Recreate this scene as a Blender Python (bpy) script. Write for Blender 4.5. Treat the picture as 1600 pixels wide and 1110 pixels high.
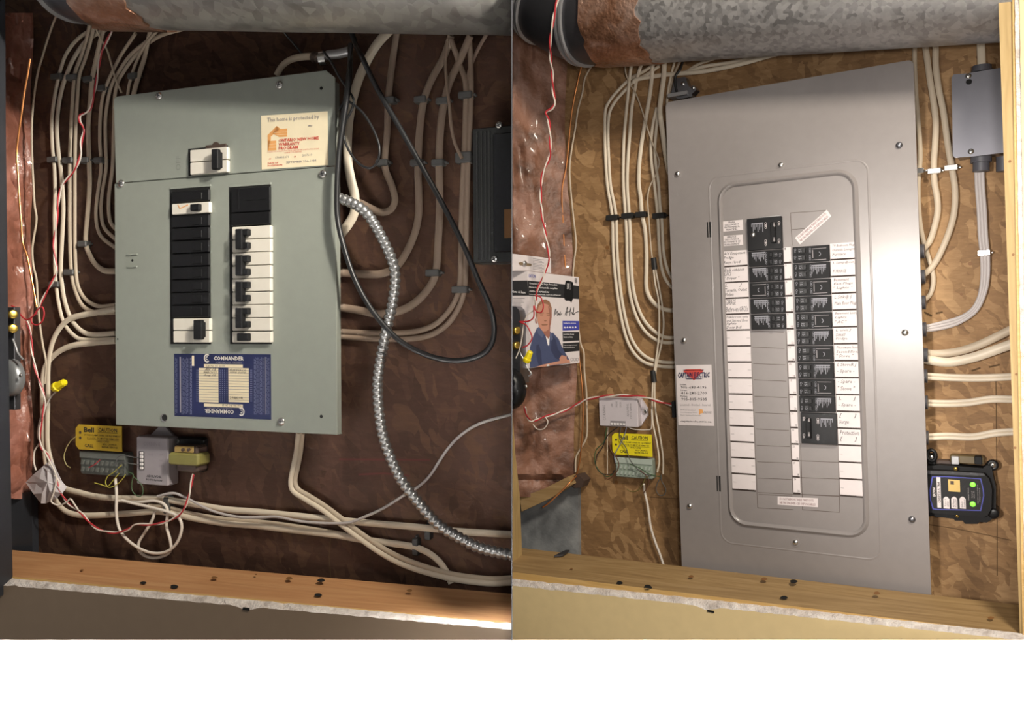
import bpy, bmesh, math, random
from mathutils import Vector, Matrix, noise
random.seed(7)
for o in list(bpy.data.objects): bpy.data.objects.remove(o)
SC = bpy.context.scene
COL = SC.collection
CZ = 1.5                                    # eye height

# ------------------------------------------------------------ camera
cam_d = bpy.data.cameras.new('camera'); cam = bpy.data.objects.new('camera', cam_d); COL.objects.link(cam)
cam.location = (0, 0, CZ); cam.rotation_euler = (math.pi/2, 0, 0)
cam_d.sensor_width = 36; cam_d.lens = 1300/1600*36; cam_d.shift_y = -55/1600; cam_d.clip_start = .01
SC.camera = cam
# ------------------------------------------------------------ world, lights, exposure
W = bpy.data.worlds.new('world'); SC.world = W; W.use_nodes = True
W.node_tree.nodes['Background'].inputs[0].default_value = (1, .95, .9, 1)
W.node_tree.nodes['Background'].inputs[1].default_value = .22
def lamp(name, kind, loc, aim, power, color=(1,1,1), **kw):
    d = bpy.data.lights.new(name, kind); o = bpy.data.objects.new(name, d); COL.objects.link(o)
    o.location = (loc[0], loc[1], CZ+loc[2])
    t = Vector((aim[0], aim[1], CZ+aim[2])) - o.location
    o.rotation_euler = t.to_track_quat('-Z', 'Y').to_euler()
    d.energy = power; d.color = color
    for k, v in kw.items(): setattr(d, k, v)
    return o
# lamp off to the right: rakes across the old panel, throws shadows to the left; the added partition keeps it off the right of that wall
lamp('side_lamp', 'SPOT', (.35, .33, .58), (-.66, 1.2, .34), 74, (1,.94,.84), spot_size=math.radians(66), spot_blend=1, shadow_soft_size=.03)
# phone flash left of the lens, glancing off the new panel
lamp('flash', 'SPOT', (-.41, -.03, .0), (.66, 1.2, -.04), 85, (1,.93,.86), spot_size=math.radians(33), spot_blend=.9, shadow_soft_size=.05)
# added weak fill near the lens, spread over the alcoves
lamp('lens_fill', 'SPOT', (.1, -.02, .06), (.5, 1.4, -.05), 20, (1,.93,.86), spot_size=math.radians(66), spot_blend=.6, shadow_soft_size=.06)
lamp('ceiling_lamp', 'AREA', (.5, .1, 1.0), (.45, 1.2, -.35), 24, (1,.9,.76), shape='DISK', size=.25)
# added unseen strip light overhead, to whiten the added ledge and lift the sills
o = lamp('ledge_fill', 'AREA', (0, .5, 1.2), (0, .77, -.34), 11, (1,.99,.97), shape='RECTANGLE', size=1.5, size_y=.05, spread=math.radians(13))
SC.view_settings.view_transform = 'Standard'; SC.view_settings.look = 'None'
SC.view_settings.exposure = 0; SC.view_settings.gamma = 1; SC.view_settings.use_curve_mapping = False

# ------------------------------------------------------------ the two walls' frames: u right, v up, w out of the wall
class Frame:
    def __init__(s, u, v, w, o):
        s.u = Vector(u).normalized(); s.w = s.u.cross(Vector(v)).normalized(); s.v = s.w.cross(s.u)
        s.o = Vector(o) + Vector((0,0,CZ))
        s.M = Matrix(((s.u.x,s.v.x,s.w.x,s.o.x),(s.u.y,s.v.y,s.w.y,s.o.y),(s.u.z,s.v.z,s.w.z,s.o.z),(0,0,0,1)))
        s.Mi = s.M.inverted()
        s.eye = s.Mi @ Vector((0,0,CZ))
    def ray(s, px, py):
        return (s.Mi.to_3x3() @ Vector(((px-800)/1300, 1, -(py-500)/1300)))
    def P(s, px, py, w=0.0):
        r = s.ray(px, py); t = (w - s.eye.z)/r.z
        return s.eye + r*t
A = Frame((.941243,-.337656,.007041), (-.006645,.002329,.999975), (-.337664,-.941267,0), (-.376059,1.164484,.084922))
B = Frame((.851136,-.524215,.027683), (-.035951,-.005599,.999338), (-.523713,-.851568,-.023612), (.495391,1.43999,-.015303))
class WorldFrame(Frame): pass
G = Frame((1,0,0), (0,0,1), (0,-1,0), (0,0,0))
class Surf:                                    # a tilted plane in a frame, through three points
    def __init__(s, F, a, b, c):
        s.F = F; s.a = a; s.n = (b-a).cross(c-a).normalized()
        if s.n.dot(F.eye - a) < 0: s.n = -s.n
    def P(s, px, py, d=0.0):
        r = s.F.ray(px, py); t = (s.a + s.n*d - s.F.eye).dot(s.n)/r.dot(s.n)
        return s.F.eye + r*t

# ------------------------------------------------------------ materials
MATS = {}
def mat(name, col, rough=.55, metal=0, coat=0, build=None, spec=.5, emit=0):
    if name in MATS: return MATS[name]
    m = bpy.data.materials.new(name); m.use_nodes = True; MATS[name] = m
    nt = m.node_tree; b = nt.nodes['Principled BSDF']
    b.inputs['Base Color'].default_value = (*col, 1); b.inputs['Roughness'].default_value = rough
    b.inputs['Metallic'].default_value = metal; b.inputs['Coat Weight'].default_value = coat
    b.inputs['Specular IOR Level'].default_value = spec
    if emit: b.inputs['Emission Color'].default_value = (*col,1); b.inputs['Emission Strength'].default_value = emit
    if build: build(nt, b)
    else: speck(nt, b, col)
    return m
def N(nt, t, **kw):
    n = nt.nodes.new(t)
    for k, v in kw.items():
        if k in ('ins',):
            for a, c in v.items(): n.inputs[a].default_value = c
        else: setattr(n, k, v)
    return n
def L(nt, a, ao, b, bi): nt.links.new(a.outputs[ao], b.inputs[bi])
def coords(nt, scale=(1,1,1), rot=(0,0,0)):
    t = N(nt, 'ShaderNodeTexCoord'); m = N(nt, 'ShaderNodeMapping')
    m.inputs['Scale'].default_value = scale; m.inputs['Rotation'].default_value = rot
    L(nt, t, 'Object', m, 'Vector'); return m
def ramp(nt, stops):
    r = N(nt, 'ShaderNodeValToRGB'); e = r.color_ramp.elements
    while len(e) < len(stops): e.new(.5)
    for i, (p, c) in enumerate(stops): e[i].position = p; e[i].color = (*c, 1)
    return r
def bump(nt, b, src, out, strength, dist=.002):
    bp = N(nt, 'ShaderNodeBump'); bp.inputs['Strength'].default_value = strength; bp.inputs['Distance'].default_value = dist
    L(nt, src, out, bp, 'Height'); L(nt, bp, 'Normal', b, 'Normal')
def speck(nt, b, col, amt=.025, scale=60):
    c = coords(nt); n = N(nt, 'ShaderNodeTexNoise', ins={'Scale': scale, 'Detail': 3})
    L(nt, c, 'Vector', n, 'Vector')
    r = ramp(nt, [(.3, tuple(x*(1-amt) for x in col)), (.7, tuple(min(1, x*(1+amt)) for x in col))])
    L(nt, n, 'Fac', r, 'Fac'); L(nt, r, 'Color', b, 'Base Color')
def osb(dark, mid, light):
    def f(nt, b):
        prev = None
        for k, (rot, sc) in enumerate((((0,0,.5),(26,70,26)), ((0,0,-.7),(78,28,34)), ((0,0,1.2),(34,80,34)))):
            c = coords(nt, (1,1,1), rot)
            w = N(nt, 'ShaderNodeTexNoise', ins={'Scale': 9, 'Detail': 3}); L(nt, c, 'Vector', w, 'Vector')
            mx = N(nt, 'ShaderNodeMixRGB', blend_type='ADD'); mx.inputs[0].default_value = .11
            L(nt, c, 'Vector', mx, 1); L(nt, w, 'Color', mx, 2)
            mp = N(nt, 'ShaderNodeMapping'); mp.inputs['Scale'].default_value = sc; L(nt, mx, 'Color', mp, 'Vector')
            v = N(nt, 'ShaderNodeTexVoronoi', ins={'Scale': 1.0}); L(nt, mp, 'Vector', v, 'Vector')
            s = N(nt, 'ShaderNodeSeparateColor'); L(nt, v, 'Color', s, 'Color')
            if prev is None: prev = (s, 'Red')
            else:
                gt = N(nt, 'ShaderNodeMath', operation='GREATER_THAN'); gt.inputs[1].default_value = .55; L(nt, s, 'Green', gt, 0)
                mm = N(nt, 'ShaderNodeMix'); L(nt, gt, 0, mm, 0); nt.links.new(prev[0].outputs[prev[1]], mm.inputs[2]); L(nt, s, 'Blue', mm, 3)
                prev = (mm, 0)
        gr = N(nt, 'ShaderNodeTexNoise', ins={'Scale': 70, 'Detail': 5, 'Roughness': .7}); cc = coords(nt, (.6,2.6,1), (0,0,.6)); L(nt, cc, 'Vector', gr, 'Vector')
        big = N(nt, 'ShaderNodeTexNoise', ins={'Scale': 5, 'Detail': 4}); c3 = coords(nt); L(nt, c3, 'Vector', big, 'Vector')
        ad = N(nt, 'ShaderNodeMix'); ad.inputs[0].default_value = .6; nt.links.new(prev[0].outputs[prev[1]], ad.inputs[2]); L(nt, gr, 'Fac', ad, 3)
        ad2 = N(nt, 'ShaderNodeMix'); ad2.inputs[0].default_value = .35; L(nt, ad, 0, ad2, 2); L(nt, big, 'Fac', ad2, 3)
        r = ramp(nt, [(.22, dark), (.36, tuple((a+b_)/2 for a,b_ in zip(dark,mid))), (.5, mid), (.72, light)])
        L(nt, ad2, 0, r, 'Fac'); L(nt, r, 'Color', b, 'Base Color'); bump(nt, b, ad, 0, .25, .0015)
    return f
def wood(dark, mid, light, axis=0):
    def f(nt, b):
        sc = [14, 14, 14]; sc[axis] = 1.1
        c = coords(nt, tuple(sc))
        n = N(nt, 'ShaderNodeTexNoise', ins={'Scale': 2.2, 'Detail': 5, 'Distortion': .7}); L(nt, c, 'Vector', n, 'Vector')
        mu = N(nt, 'ShaderNodeMath', operation='MULTIPLY'); mu.inputs[1].default_value = 7; L(nt, n, 'Fac', mu, 0)
        fr = N(nt, 'ShaderNodeMath', operation='PINGPONG'); fr.inputs[1].default_value = .5; L(nt, mu, 0, fr, 0)
        sc2 = [120, 120, 120]; sc2[axis] = 5
        c2 = coords(nt, tuple(sc2)); n2 = N(nt, 'ShaderNodeTexNoise', ins={'Scale': 1.5, 'Detail': 4}); L(nt, c2, 'Vector', n2, 'Vector')
        m = N(nt, 'ShaderNodeMix'); m.inputs[0].default_value = .55; L(nt, fr, 0, m, 2); L(nt, n2, 'Fac', m, 3)
        r = ramp(nt, [(.12, light), (.4, mid), (.8, dark)])
        L(nt, m, 0, r, 'Fac'); L(nt, r, 'Color', b, 'Base Color'); bump(nt, b, m, 0, .15, .001)
    return f
def galv(base, amt=.3, scale=90):
    def f(nt, b):
        c = coords(nt); v = N(nt, 'ShaderNodeTexVoronoi', ins={'Scale': scale}); L(nt, c, 'Vector', v, 'Vector')
        s = N(nt, 'ShaderNodeSeparateColor'); L(nt, v, 'Color', s, 'Color')
        n = N(nt, 'ShaderNodeTexNoise', ins={'Scale': 14, 'Detail': 5, 'Roughness': .7}); L(nt, c, 'Vector', n, 'Vector')
        m = N(nt, 'ShaderNodeMix'); m.inputs[0].default_value = .62; L(nt, s, 'Red', m, 2); L(nt, n, 'Fac', m, 3)
        r = ramp(nt, [(.25, tuple(x*(1-amt) for x in base)), (.7, tuple(min(1,x*(1+amt)) for x in base))])
        L(nt, m, 0, r, 'Fac'); L(nt, r, 'Color', b, 'Base Color')
        r2 = ramp(nt, [(.3, (.3,)*3), (.7, (.55,)*3)]); L(nt, m, 0, r2, 'Fac'); L(nt, r2, 'Color', b, 'Roughness')
    return f
def blotch(cols, scale=8, bmp=.3, dist=.004, detail=5):
    def f(nt, b):
        c = coords(nt); n = N(nt, 'ShaderNodeTexNoise', ins={'Scale': scale, 'Detail': detail, 'Distortion': .6}); L(nt, c, 'Vector', n, 'Vector')
        k = len(cols); r = ramp(nt, [(.3+.4*i/(k-1), cc) for i, cc in enumerate(cols)])
        L(nt, n, 'Fac', r, 'Fac'); L(nt, r, 'Color', b, 'Base Color'); 
        n2 = N(nt, 'ShaderNodeTexNoise', ins={'Scale': scale*6, 'Detail': 4}); L(nt, c, 'Vector', n2, 'Vector')
        bump(nt, b, n2, 'Fac', bmp, dist)
    return f

M_osbA = mat('dark shaded strand board', (.1,.06,.04), .8, spec=.15, build=osb((.032,.016,.012), (.068,.035,.024), (.11,.06,.036)))  # dark board; the old alcove's shade is also put into its colour
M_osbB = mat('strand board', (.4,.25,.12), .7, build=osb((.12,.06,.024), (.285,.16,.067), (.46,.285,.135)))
M_pineA = mat('orange pine', (.6,.36,.17), .6, build=wood((.4,.18,.07), (.53,.27,.12), (.6,.34,.16)))
M_pineB = mat('weathered pine', (.45,.3,.14), .6, build=wood((.19,.11,.045), (.34,.22,.095), (.43,.29,.14)))
M_pineBv = mat('pine stud', (.5,.36,.16), .6, build=wood((.28,.19,.075), (.42,.29,.12), (.5,.36,.17), axis=1))
M_pineE = mat('pine edge', (.6,.38,.14), .55, build=wood((.5,.29,.09), (.62,.39,.14), (.7,.47,.2)))
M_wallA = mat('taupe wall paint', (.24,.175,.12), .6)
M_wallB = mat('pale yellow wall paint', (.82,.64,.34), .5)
M_gyp = mat('gypsum core', (.75,.69,.64), .9, build=blotch([(.52,.46,.42),(.7,.64,.6),(.84,.8,.76)], 60, .8, .003))
M_white = mat('added ledge white', (.95,.95,.95), .6)
M_jamb = mat('charcoal jamb paint', (.028,.03,.036), .4)
M_galvA = mat('galvanised duct', (.3,.3,.29), .45, .55, build=galv((.3,.29,.27)))
M_galvB = mat('galvanised duct bright', (.4,.4,.41), .42, .6, build=galv((.36,.35,.345), .3, 150))
M_collar = mat('dark steel collar', (.09,.09,.1), .4, .7)
M_bead = mat('steel bead', (.45,.45,.46), .3, .45)
M_foil = mat('copper coloured foil tape', (.32,.18,.12), .3, .6, build=blotch([(.14,.065,.035),(.34,.17,.1),(.55,.36,.28)], 22, .7, .004))
M_insA = mat('pink insulation behind film', (.5,.26,.2), .35, 0, .6, build=blotch([(.1,.035,.02),(.3,.12,.08),(.5,.24,.19)], 9, .7, .006))
M_insB = mat('pink insulation', (.5,.27,.2), .5, 0, .2, build=blotch([(.08,.035,.02),(.24,.115,.072),(.4,.22,.16)], 16, .6, .004))
M_conc = mat('concrete', (.2,.21,.22), .85, build=blotch([(.1,.105,.11),(.2,.21,.215),(.3,.31,.31)], 14, .5, .003))
M_panA = mat('sage grey enamel', (.265,.285,.25), .38)
M_panB = mat('grey enamel', (.262,.24,.235), .28)
M_box = mat('steel box side', (.2,.21,.2), .45, .3)
M_ink = mat('black ink', (.012,.012,.014), .7)
M_black = mat('black plastic', (.01,.01,.011), .55, spec=.2)
M_blackG = mat('black gloss plastic', (.008,.008,.009), .35, spec=.3)
M_cream = mat('cream breaker plastic', (.72,.68,.6), .45)
M_cable = mat('cream cable jacket', (.54,.45,.34), .5)
M_cableL = mat('off white cable jacket', (.72,.63,.5), .45)
M_cableG = mat('pale grey cable jacket', (.5,.46,.45), .45)
M_cableD = mat('shaded brown cable jacket', (.27,.185,.14), .6)  # brown jacket with the shade under the duct put into its colour
M_wire = mat('white wire', (.75,.68,.6), .45)
M_red = mat('red wire', (.5,.03,.04), .4)
M_copper = mat('bare copper', (.8,.33,.12), .3, .9)
M_blackc = mat('black cable jacket', (.014,.014,.015), .4)
M_clip = mat('grey plastic clip', (.09,.09,.088), .5)
M_clipK = mat('black plastic clip', (.02,.02,.02), .45)
M_chrome = mat('zinc plated steel', (.75,.74,.72), .25, 1)
M_cond = mat('armour steel', (.42,.42,.42), .27, .8)
M_cableR = mat('shaded cable jacket', (.26,.19,.14), .6)  # jacket darkened to carry the shade right of the old panel
M_strap = mat('bright tin strap', (.8,.8,.8), .22, 1)
M_grom = mat('grey grommet', (.085,.085,.1), .45)
M_paper = mat('white paper', (.8,.77,.77), .7)
M_label = mat('white label', (.68,.62,.62), .7)
M_sep = mat('dark gap', (.03,.018,.014), .7)
M_dimp = mat('dim grey print', (.24,.24,.27), .6)
M_pinkp = mat('brownish print', (.2,.09,.09), .6)
M_pen = mat('pen ink', (.06,.055,.06), .7)
M_cardcream = mat('cream sticker', (.85,.74,.52), .5)
M_orange = mat('orange print', (.75,.36,.12), .6)
M_redp = mat('red print', (.6,.07,.05), .6)
M_greyp = mat('grey print', (.28,.26,.27), .6)
M_blue = mat('navy print', (.012,.017,.065), .55, spec=.3)
M_blueb = mat('blue print', (.05,.06,.35), .45)
M_yel = mat('yellow plastic', (.9,.72,.01), .45)
M_yelO = mat('amber tag', (.55,.36,.03), .5)
M_brass = mat('brass', (.7,.48,.1), .25, .9)
M_green = mat('green terminal plastic', (.3,.36,.3), .5)
M_greenD = mat('dull green block', (.1,.11,.1), .5)
M_led = mat('green lamp', (.2,.95,.05), .4, emit=1.2)
M_gold = mat('gold foil', (.6,.42,.15), .35, .6)
M_steel = mat('brushed steel plate', (.22,.22,.24), .3, .85)
M_bell = mat('dark steel bell', (.1,.105,.11), .25, .8)
M_olive = mat('olive tape', (.22,.2,.06), .5)
M_skin = mat('printed skin', (.52,.25,.17), .7)
M_skin2 = mat('printed skin shade', (.32,.13,.09), .7)
M_hair = mat('printed hair', (.27,.13,.07), .7)
M_shirt = mat('printed denim', (.05,.065,.14), .7)
M_shirt2 = mat('printed denim shade', (.028,.035,.085), .7)
M_hole = mat('dark hole', (.004,.004,.004), .9)
M_rust = mat('brown tin', (.07,.045,.035), .6)
M_seam = mat('board seam', (.09,.05,.02), .9)
M_wgreen = mat('green wire', (.05,.1,.04), .5)
M_wyel = mat('yellow wire', (.5,.45,.06), .5)

# ------------------------------------------------------------ mesh builder (all coordinates are frame coordinates)
ROOT = {}
TXT = {}
def text_mesh(s, shear=0, bold=0):
    key = (s, shear, bold)
    if key in TXT: return TXT[key]
    c = bpy.data.curves.new('t', 'FONT'); c.body = s; c.resolution_u = 1 if len(s) > 5 else 2; c.shear = shear; c.offset = bold; c.fill_mode = 'FRONT'; c.space_line = .85
    o = bpy.data.objects.new('t', c); COL.objects.link(o)
    bpy.context.view_layer.update()
    me = bpy.data.meshes.new_from_object(o)
    vs = [v.co.copy() for v in me.vertices]; fs = [tuple(p.vertices) for p in me.polygons]
    bpy.data.objects.remove(o); bpy.data.curves.remove(c); bpy.data.meshes.remove(me)
    x0 = min(v.x for v in vs); x1 = max(v.x for v in vs); y0 = min(v.y for v in vs); y1 = max(v.y for v in vs)
    TXT[key] = ([((v.x-x0)/(x1-x0), (v.y-y0)/(y1-y0)) for v in vs], fs); return TXT[key]
class MB:
    def __init__(s): s.v = []; s.f = []; s.smooth = []
    def add(s, vs, fs, sm=False):
        n = len(s.v); s.v += [Vector(v) for v in vs]; s.f += [tuple(i+n for i in f) for f in fs]; s.smooth += [sm]*len(fs); return s
    def box(s, a, b, bev=0):
        (x0,y0,z0), (x1,y1,z1) = a, b
        if x0>x1: x0,x1=x1,x0
        if y0>y1: y0,y1=y1,y0
        if z0>z1: z0,z1=z1,z0
        if not bev:
            vs = [(x,y,z) for z in (z0,z1) for y in (y0,y1) for x in (x0,x1)]
            return s.add(vs, [(0,2,3,1),(4,5,7,6),(0,1,5,4),(2,6,7,3),(0,4,6,2),(1,3,7,5)])
        c = bev    # bevelled front (towards +z) edges, and rounded vertical corners
        def ring(i, z): return [(x0+i,y0+c,z),(x0+c,y0+i,z),(x1-c,y0+i,z),(x1-i,y0+c,z),(x1-i,y1-c,z),(x1-c,y1-i,z),(x0+c,y1-i,z),(x0+i,y1-c,z)]
        r = [ring(0,z0), ring(0,z1-c), ring(c*.7,z1)]
        vs = sum(r, []); fs = [tuple(range(7,-1,-1)), tuple(range(16,24))]
        for k in range(2):
            for i in range(8): j=(i+1)%8; fs.append((k*8+i,k*8+j,k*8+8+j,k*8+8+i))
        return s.add(vs, fs)
    def prism(s, pts, d):                         # flat polygon of 3D points, extruded by the vector d
        n = len(pts); pts = [Vector(p) for p in pts]; d = Vector(d)
        nn = Vector((0,0,0))
        for i in range(n): nn += pts[i].cross(pts[(i+1)%n])
        if nn.dot(d) < 0: pts = pts[::-1]
        vs = pts + [p+d for p in pts]
        fs = [tuple(range(n-1,-1,-1)), tuple(range(n,2*n))] + [(i,(i+1)%n,n+(i+1)%n,n+i) for i in range(n)]
        return s.add(vs, fs)
    def sheet(s, pts): return s.add(pts, [tuple(range(len(pts)))])
    def cyl(s, c, axis, r, h, n=16, dome=0, r2=None):
        c = Vector(c); a = Vector(axis).normalized(); e = a.orthogonal().normalized(); g = a.cross(e)
        prof = [(r, 0), (r if r2 is None else r2, h)]
        if dome:
            prof = [(r,0),(r,h)] + [(r*math.cos(t), h+dome*math.sin(t)) for t in (.4,.8,1.2)]
        vs = []; fs = []
        for (q, z) in prof:
            for i in range(n):
                t = 2*math.pi*i/n; vs.append(c + a*z + e*(q*math.cos(t)) + g*(q*math.sin(t)))
        for k in range(len(prof)-1):
            for i in range(n): j=(i+1)%n; fs.append((k*n+i,k*n+j,k*n+n+j,k*n+n+i))
        m = len(prof)
        fs += [tuple(range(n-1,-1,-1)), tuple(range((m-1)*n, m*n))]
        return s.add(vs, fs, True)
    def tube(s, path, a, b=None, n=8, up=Vector((0,0,1)), rad=None, sub=5, raw=False):
        b = a if b is None else b
        pts = path if raw else smooth(path, sub)
        vs = []; fs = []; last = None
        for i, p in enumerate(pts):
            t = (pts[min(i+1,len(pts)-1)] - pts[max(i-1,0)])
            if t.length < 1e-9: t = last or Vector((0,1,0))
            t = t.normalized(); last = t
            sd = t.cross(up)
            if sd.length < .05: sd = t.cross(Vector((1,0,0)))
            sd.normalize(); nn = sd.cross(t)
            k = rad(i, len(pts)) if rad else 1
            for j in range(n):
                th = 2*math.pi*j/n; vs.append(p + sd*(a*k*math.cos(th)) + nn*(b*k*math.sin(th)))
        m = len(pts)
        for i in range(m-1):
            for j in range(n): q=(j+1)%n; fs.append((i*n+j,i*n+q,i*n+n+q,i*n+n+j))
        fs += [tuple(range(n-1,-1,-1)), tuple(range((m-1)*n, m*n))]
        return s.add(vs, fs, True)
    def text(s, string, quad, d=Vector((0,0,.0004)), shear=0, bold=0):   # quad TL TR BR BL in 3D
        vs, fs = text_mesh(string, shear, bold); TL, TR, BR, BL = [Vector(q)+d for q in quad]
        return s.add([BL.lerp(BR, x).lerp(TL.lerp(TR, x), y) for x, y in vs], fs)
    def build(s, name, m, F=None, parent=None, origin=None, kind=None):
        if parent is not None: F, origin = ROOT[parent.name]
        if origin is None:
            origin = sum(s.v, Vector((0,0,0)))/len(s.v)
        origin = Vector(origin)
        me = bpy.data.meshes.new(name); me.from_pydata([v-origin for v in s.v], [], s.f)
        if any(s.smooth): me.polygons.foreach_set('use_smooth', s.smooth)
        me.materials.append(m); me.update()
        if any(s.smooth):
            try: me.set_sharp_from_angle(angle=math.radians(50))
            except Exception: pass
        o = bpy.data.objects.new(name, me); COL.objects.link(o)
        if parent is not None: o.parent = parent
        else: o.matrix_world = F.M @ Matrix.Translation(origin)
        ROOT[o.name] = (F, origin)
        if kind: o['kind'] = kind
        return o
def smooth(path, sub=5):
    p = [Vector(q) for q in path]; out = []
    if len(p) < 3: return [p[0].lerp(p[-1], i/4) for i in range(5)]
    for i in range(len(p)-1):
        p0 = p[i-1] if i else p[0]*2-p[1]; p1 = p[i]; p2 = p[i+1]; p3 = p[i+2] if i+2 < len(p) else p[-1]*2-p[-2]
        for k in range(sub):
            t = k/sub; out.append(.5*((2*p1)+(p2-p0)*t+(2*p0-5*p1+4*p2-p3)*t*t+(3*p1-p0-3*p2+p3)*t*t*t))
    out.append(p[-1]); return out
def tag(o, label=None, cat=None, group=None, kind=None):
    if label: o['label'] = label
    if cat: o['category'] = cat
    if group: o['group'] = group
    if kind: o['kind'] = kind
    return o
def thing(name, F, origin, label, cat, group=None):
    o = bpy.data.objects.new(name, None); COL.objects.link(o); o.empty_display_size = .02
    o.matrix_world = F.M @ Matrix.Translation(Vector(origin)); ROOT[o.name] = (F, Vector(origin))
    return tag(o, label, cat, group)
def rect(F, x0, y0, x1, y1, w):                   # a true rectangle on the wall plane around the pixel box
    c = F.P((x0+x1)/2, (y0+y1)/2, w)
    l = F.P(x0, (y0+y1)/2, w); r = F.P(x1, (y0+y1)/2, w); t = F.P((x0+x1)/2, y0, w); b = F.P((x0+x1)/2, y1, w)
    return l.x, r.x, b.y, t.y
def rquad(F, x0, y0, x1, y1, w, rot=0):
    u0, u1, v0, v1 = rect(F, x0, y0, x1, y1, w)
    q = [Vector((u0,v1,w)), Vector((u1,v1,w)), Vector((u1,v0,w)), Vector((u0,v0,w))]
    return q[-rot:] + q[:-rot] if rot else q      # rot=1: reads downwards, 3: upwards, 2: upside down
def fquad(F, x0, y0, x1, y1, w, rot=0):           # follows the pixels exactly
    q = [F.P(x0,y0,w), F.P(x1,y0,w), F.P(x1,y1,w), F.P(x0,y1,w)]
    return q[-rot:] + q[:-rot] if rot else q
def clip(o, keep):                                # cut a mesh at the partition plane x = 0
    bm = bmesh.new(); bm.from_mesh(o.data); Mi = o.matrix_world.inverted() if o.parent is None else (o.parent.matrix_world.inverted())
    bpy.context.view_layer.update()
    Mw = o.matrix_world.copy(); Mi = Mw.inverted()
    co = Mi @ Vector((-.0006 if keep < 0 else .0006, 0, CZ)); no = (Mi.to_3x3() @ Vector((1,0,0)))
    g = bm.verts[:] + bm.edges[:] + bm.faces[:]
    r = bmesh.ops.bisect_plane(bm, geom=g, plane_co=co, plane_no=no, clear_outer=keep < 0, clear_inner=keep > 0)
    e = [x for x in r['geom_cut'] if isinstance(x, bmesh.types.BMEdge)]
    if e: bmesh.ops.holes_fill(bm, edges=e, sides=0)
    bm.to_mesh(o.data); bm.free(); return o
# ============================================================ STRUCTURE
def edge_noise(x, s=1.0, seed=0): return noise.noise(Vector((x*.06, seed, 0)))*3*s + noise.noise(Vector((x*.19, seed+5, 0)))*2*s
# back walls
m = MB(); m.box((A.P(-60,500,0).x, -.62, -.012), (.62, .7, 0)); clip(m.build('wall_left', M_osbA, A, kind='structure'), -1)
m = MB(); m.box((-.85, -.62, -.012), (.62, .75, 0)); clip(m.build('wall_right', M_osbB, B, kind='structure'), 1)
# added thin dark partition; ends both alcoves and keeps light from crossing
m = MB(); m.box((-.0004, -.75, -2.0), (.0004, 1.1, -.835)); m.build('added_partition', M_jamb, G, kind='structure')
# added white ledge, filling the blank strip below both alcoves
m = MB(); m.box((-1.2, -.3385-.03, -.88), (1.2, -.3385, -.45)); m.build('added_ledge', M_white, G, kind='structure')
# sills
def lerp(a, b, t): return a+(b-a)*t
def sill(F, name, m_, back, front, wb, wf, keep, th=.038):
    q = [F.P(back[0][0], back[0][1], wb), F.P(back[1][0], back[1][1], wb), F.P(front[1][0], front[1][1], wf), F.P(front[0][0], front[0][1], wf)]
    m = MB(); m.prism(q, (0,-th,0)); o = m.build(name, m_, F, kind='structure'); 
    return clip(o, keep), Surf(F, q[0], q[2], q[3])
sA, SA = sill(A, 'trim_2', M_pineA, ((-60,853),(840,932)), ((-60,895),(840,978)), .03, .12, -1)
sB, SB = sill(B, 'trim_3', M_pineB, ((740,848),(1680,956)), ((740,888),(1680,1002)), .09, .2, 1)
def spots(parent, S, F, data, m_, name):
    for (x, y, rx, ry) in data:
        m = MB(); m.sheet([S.P(x+rx*math.cos(t)*(1+.15*math.sin(3*t+x)), y+ry*math.sin(t), .0006) for t in [i*math.pi/6 for i in range(12)]][::-1])
        o = m.build(name, m_, parent=parent)
M_knot = mat('wood knot', (.22,.1,.03), .6)
spots(sA, SA, A, [(224,911,5,2),(272,917,6,3.2),(502,907,6,2.8),(497,930,6,2.6)], M_hole, 'nail_hole')
spots(sA, SA, A, [(335,903,5,2),(452,904,5,2.4),(640,923,4.5,2.2),(128,891,2.5,1.2),(400,898,2,1)], M_knot, 'knot')
spots(sB, SB, B, [(968,911,5,2.6),(1012,918,6.5,4),(1240,909,6,3),(1225,934,6,2.6)], M_hole, 'nail_hole')
spots(sB, SB, B, [(1194,905,5,2.5),(1370,927,5,2.6),(1548,966,5,2.5),(893,889,2,1.2),(1080,901,4,2)], M_knot, 'knot')
m = MB(); m.prism([SB.P(866,871,.001), SB.P(884,862,.001), SB.P(890,862,.001), SB.P(880,869,.001)], (0,.003,0)); m.build('steel_shim', M_collar, parent=sB)
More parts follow.
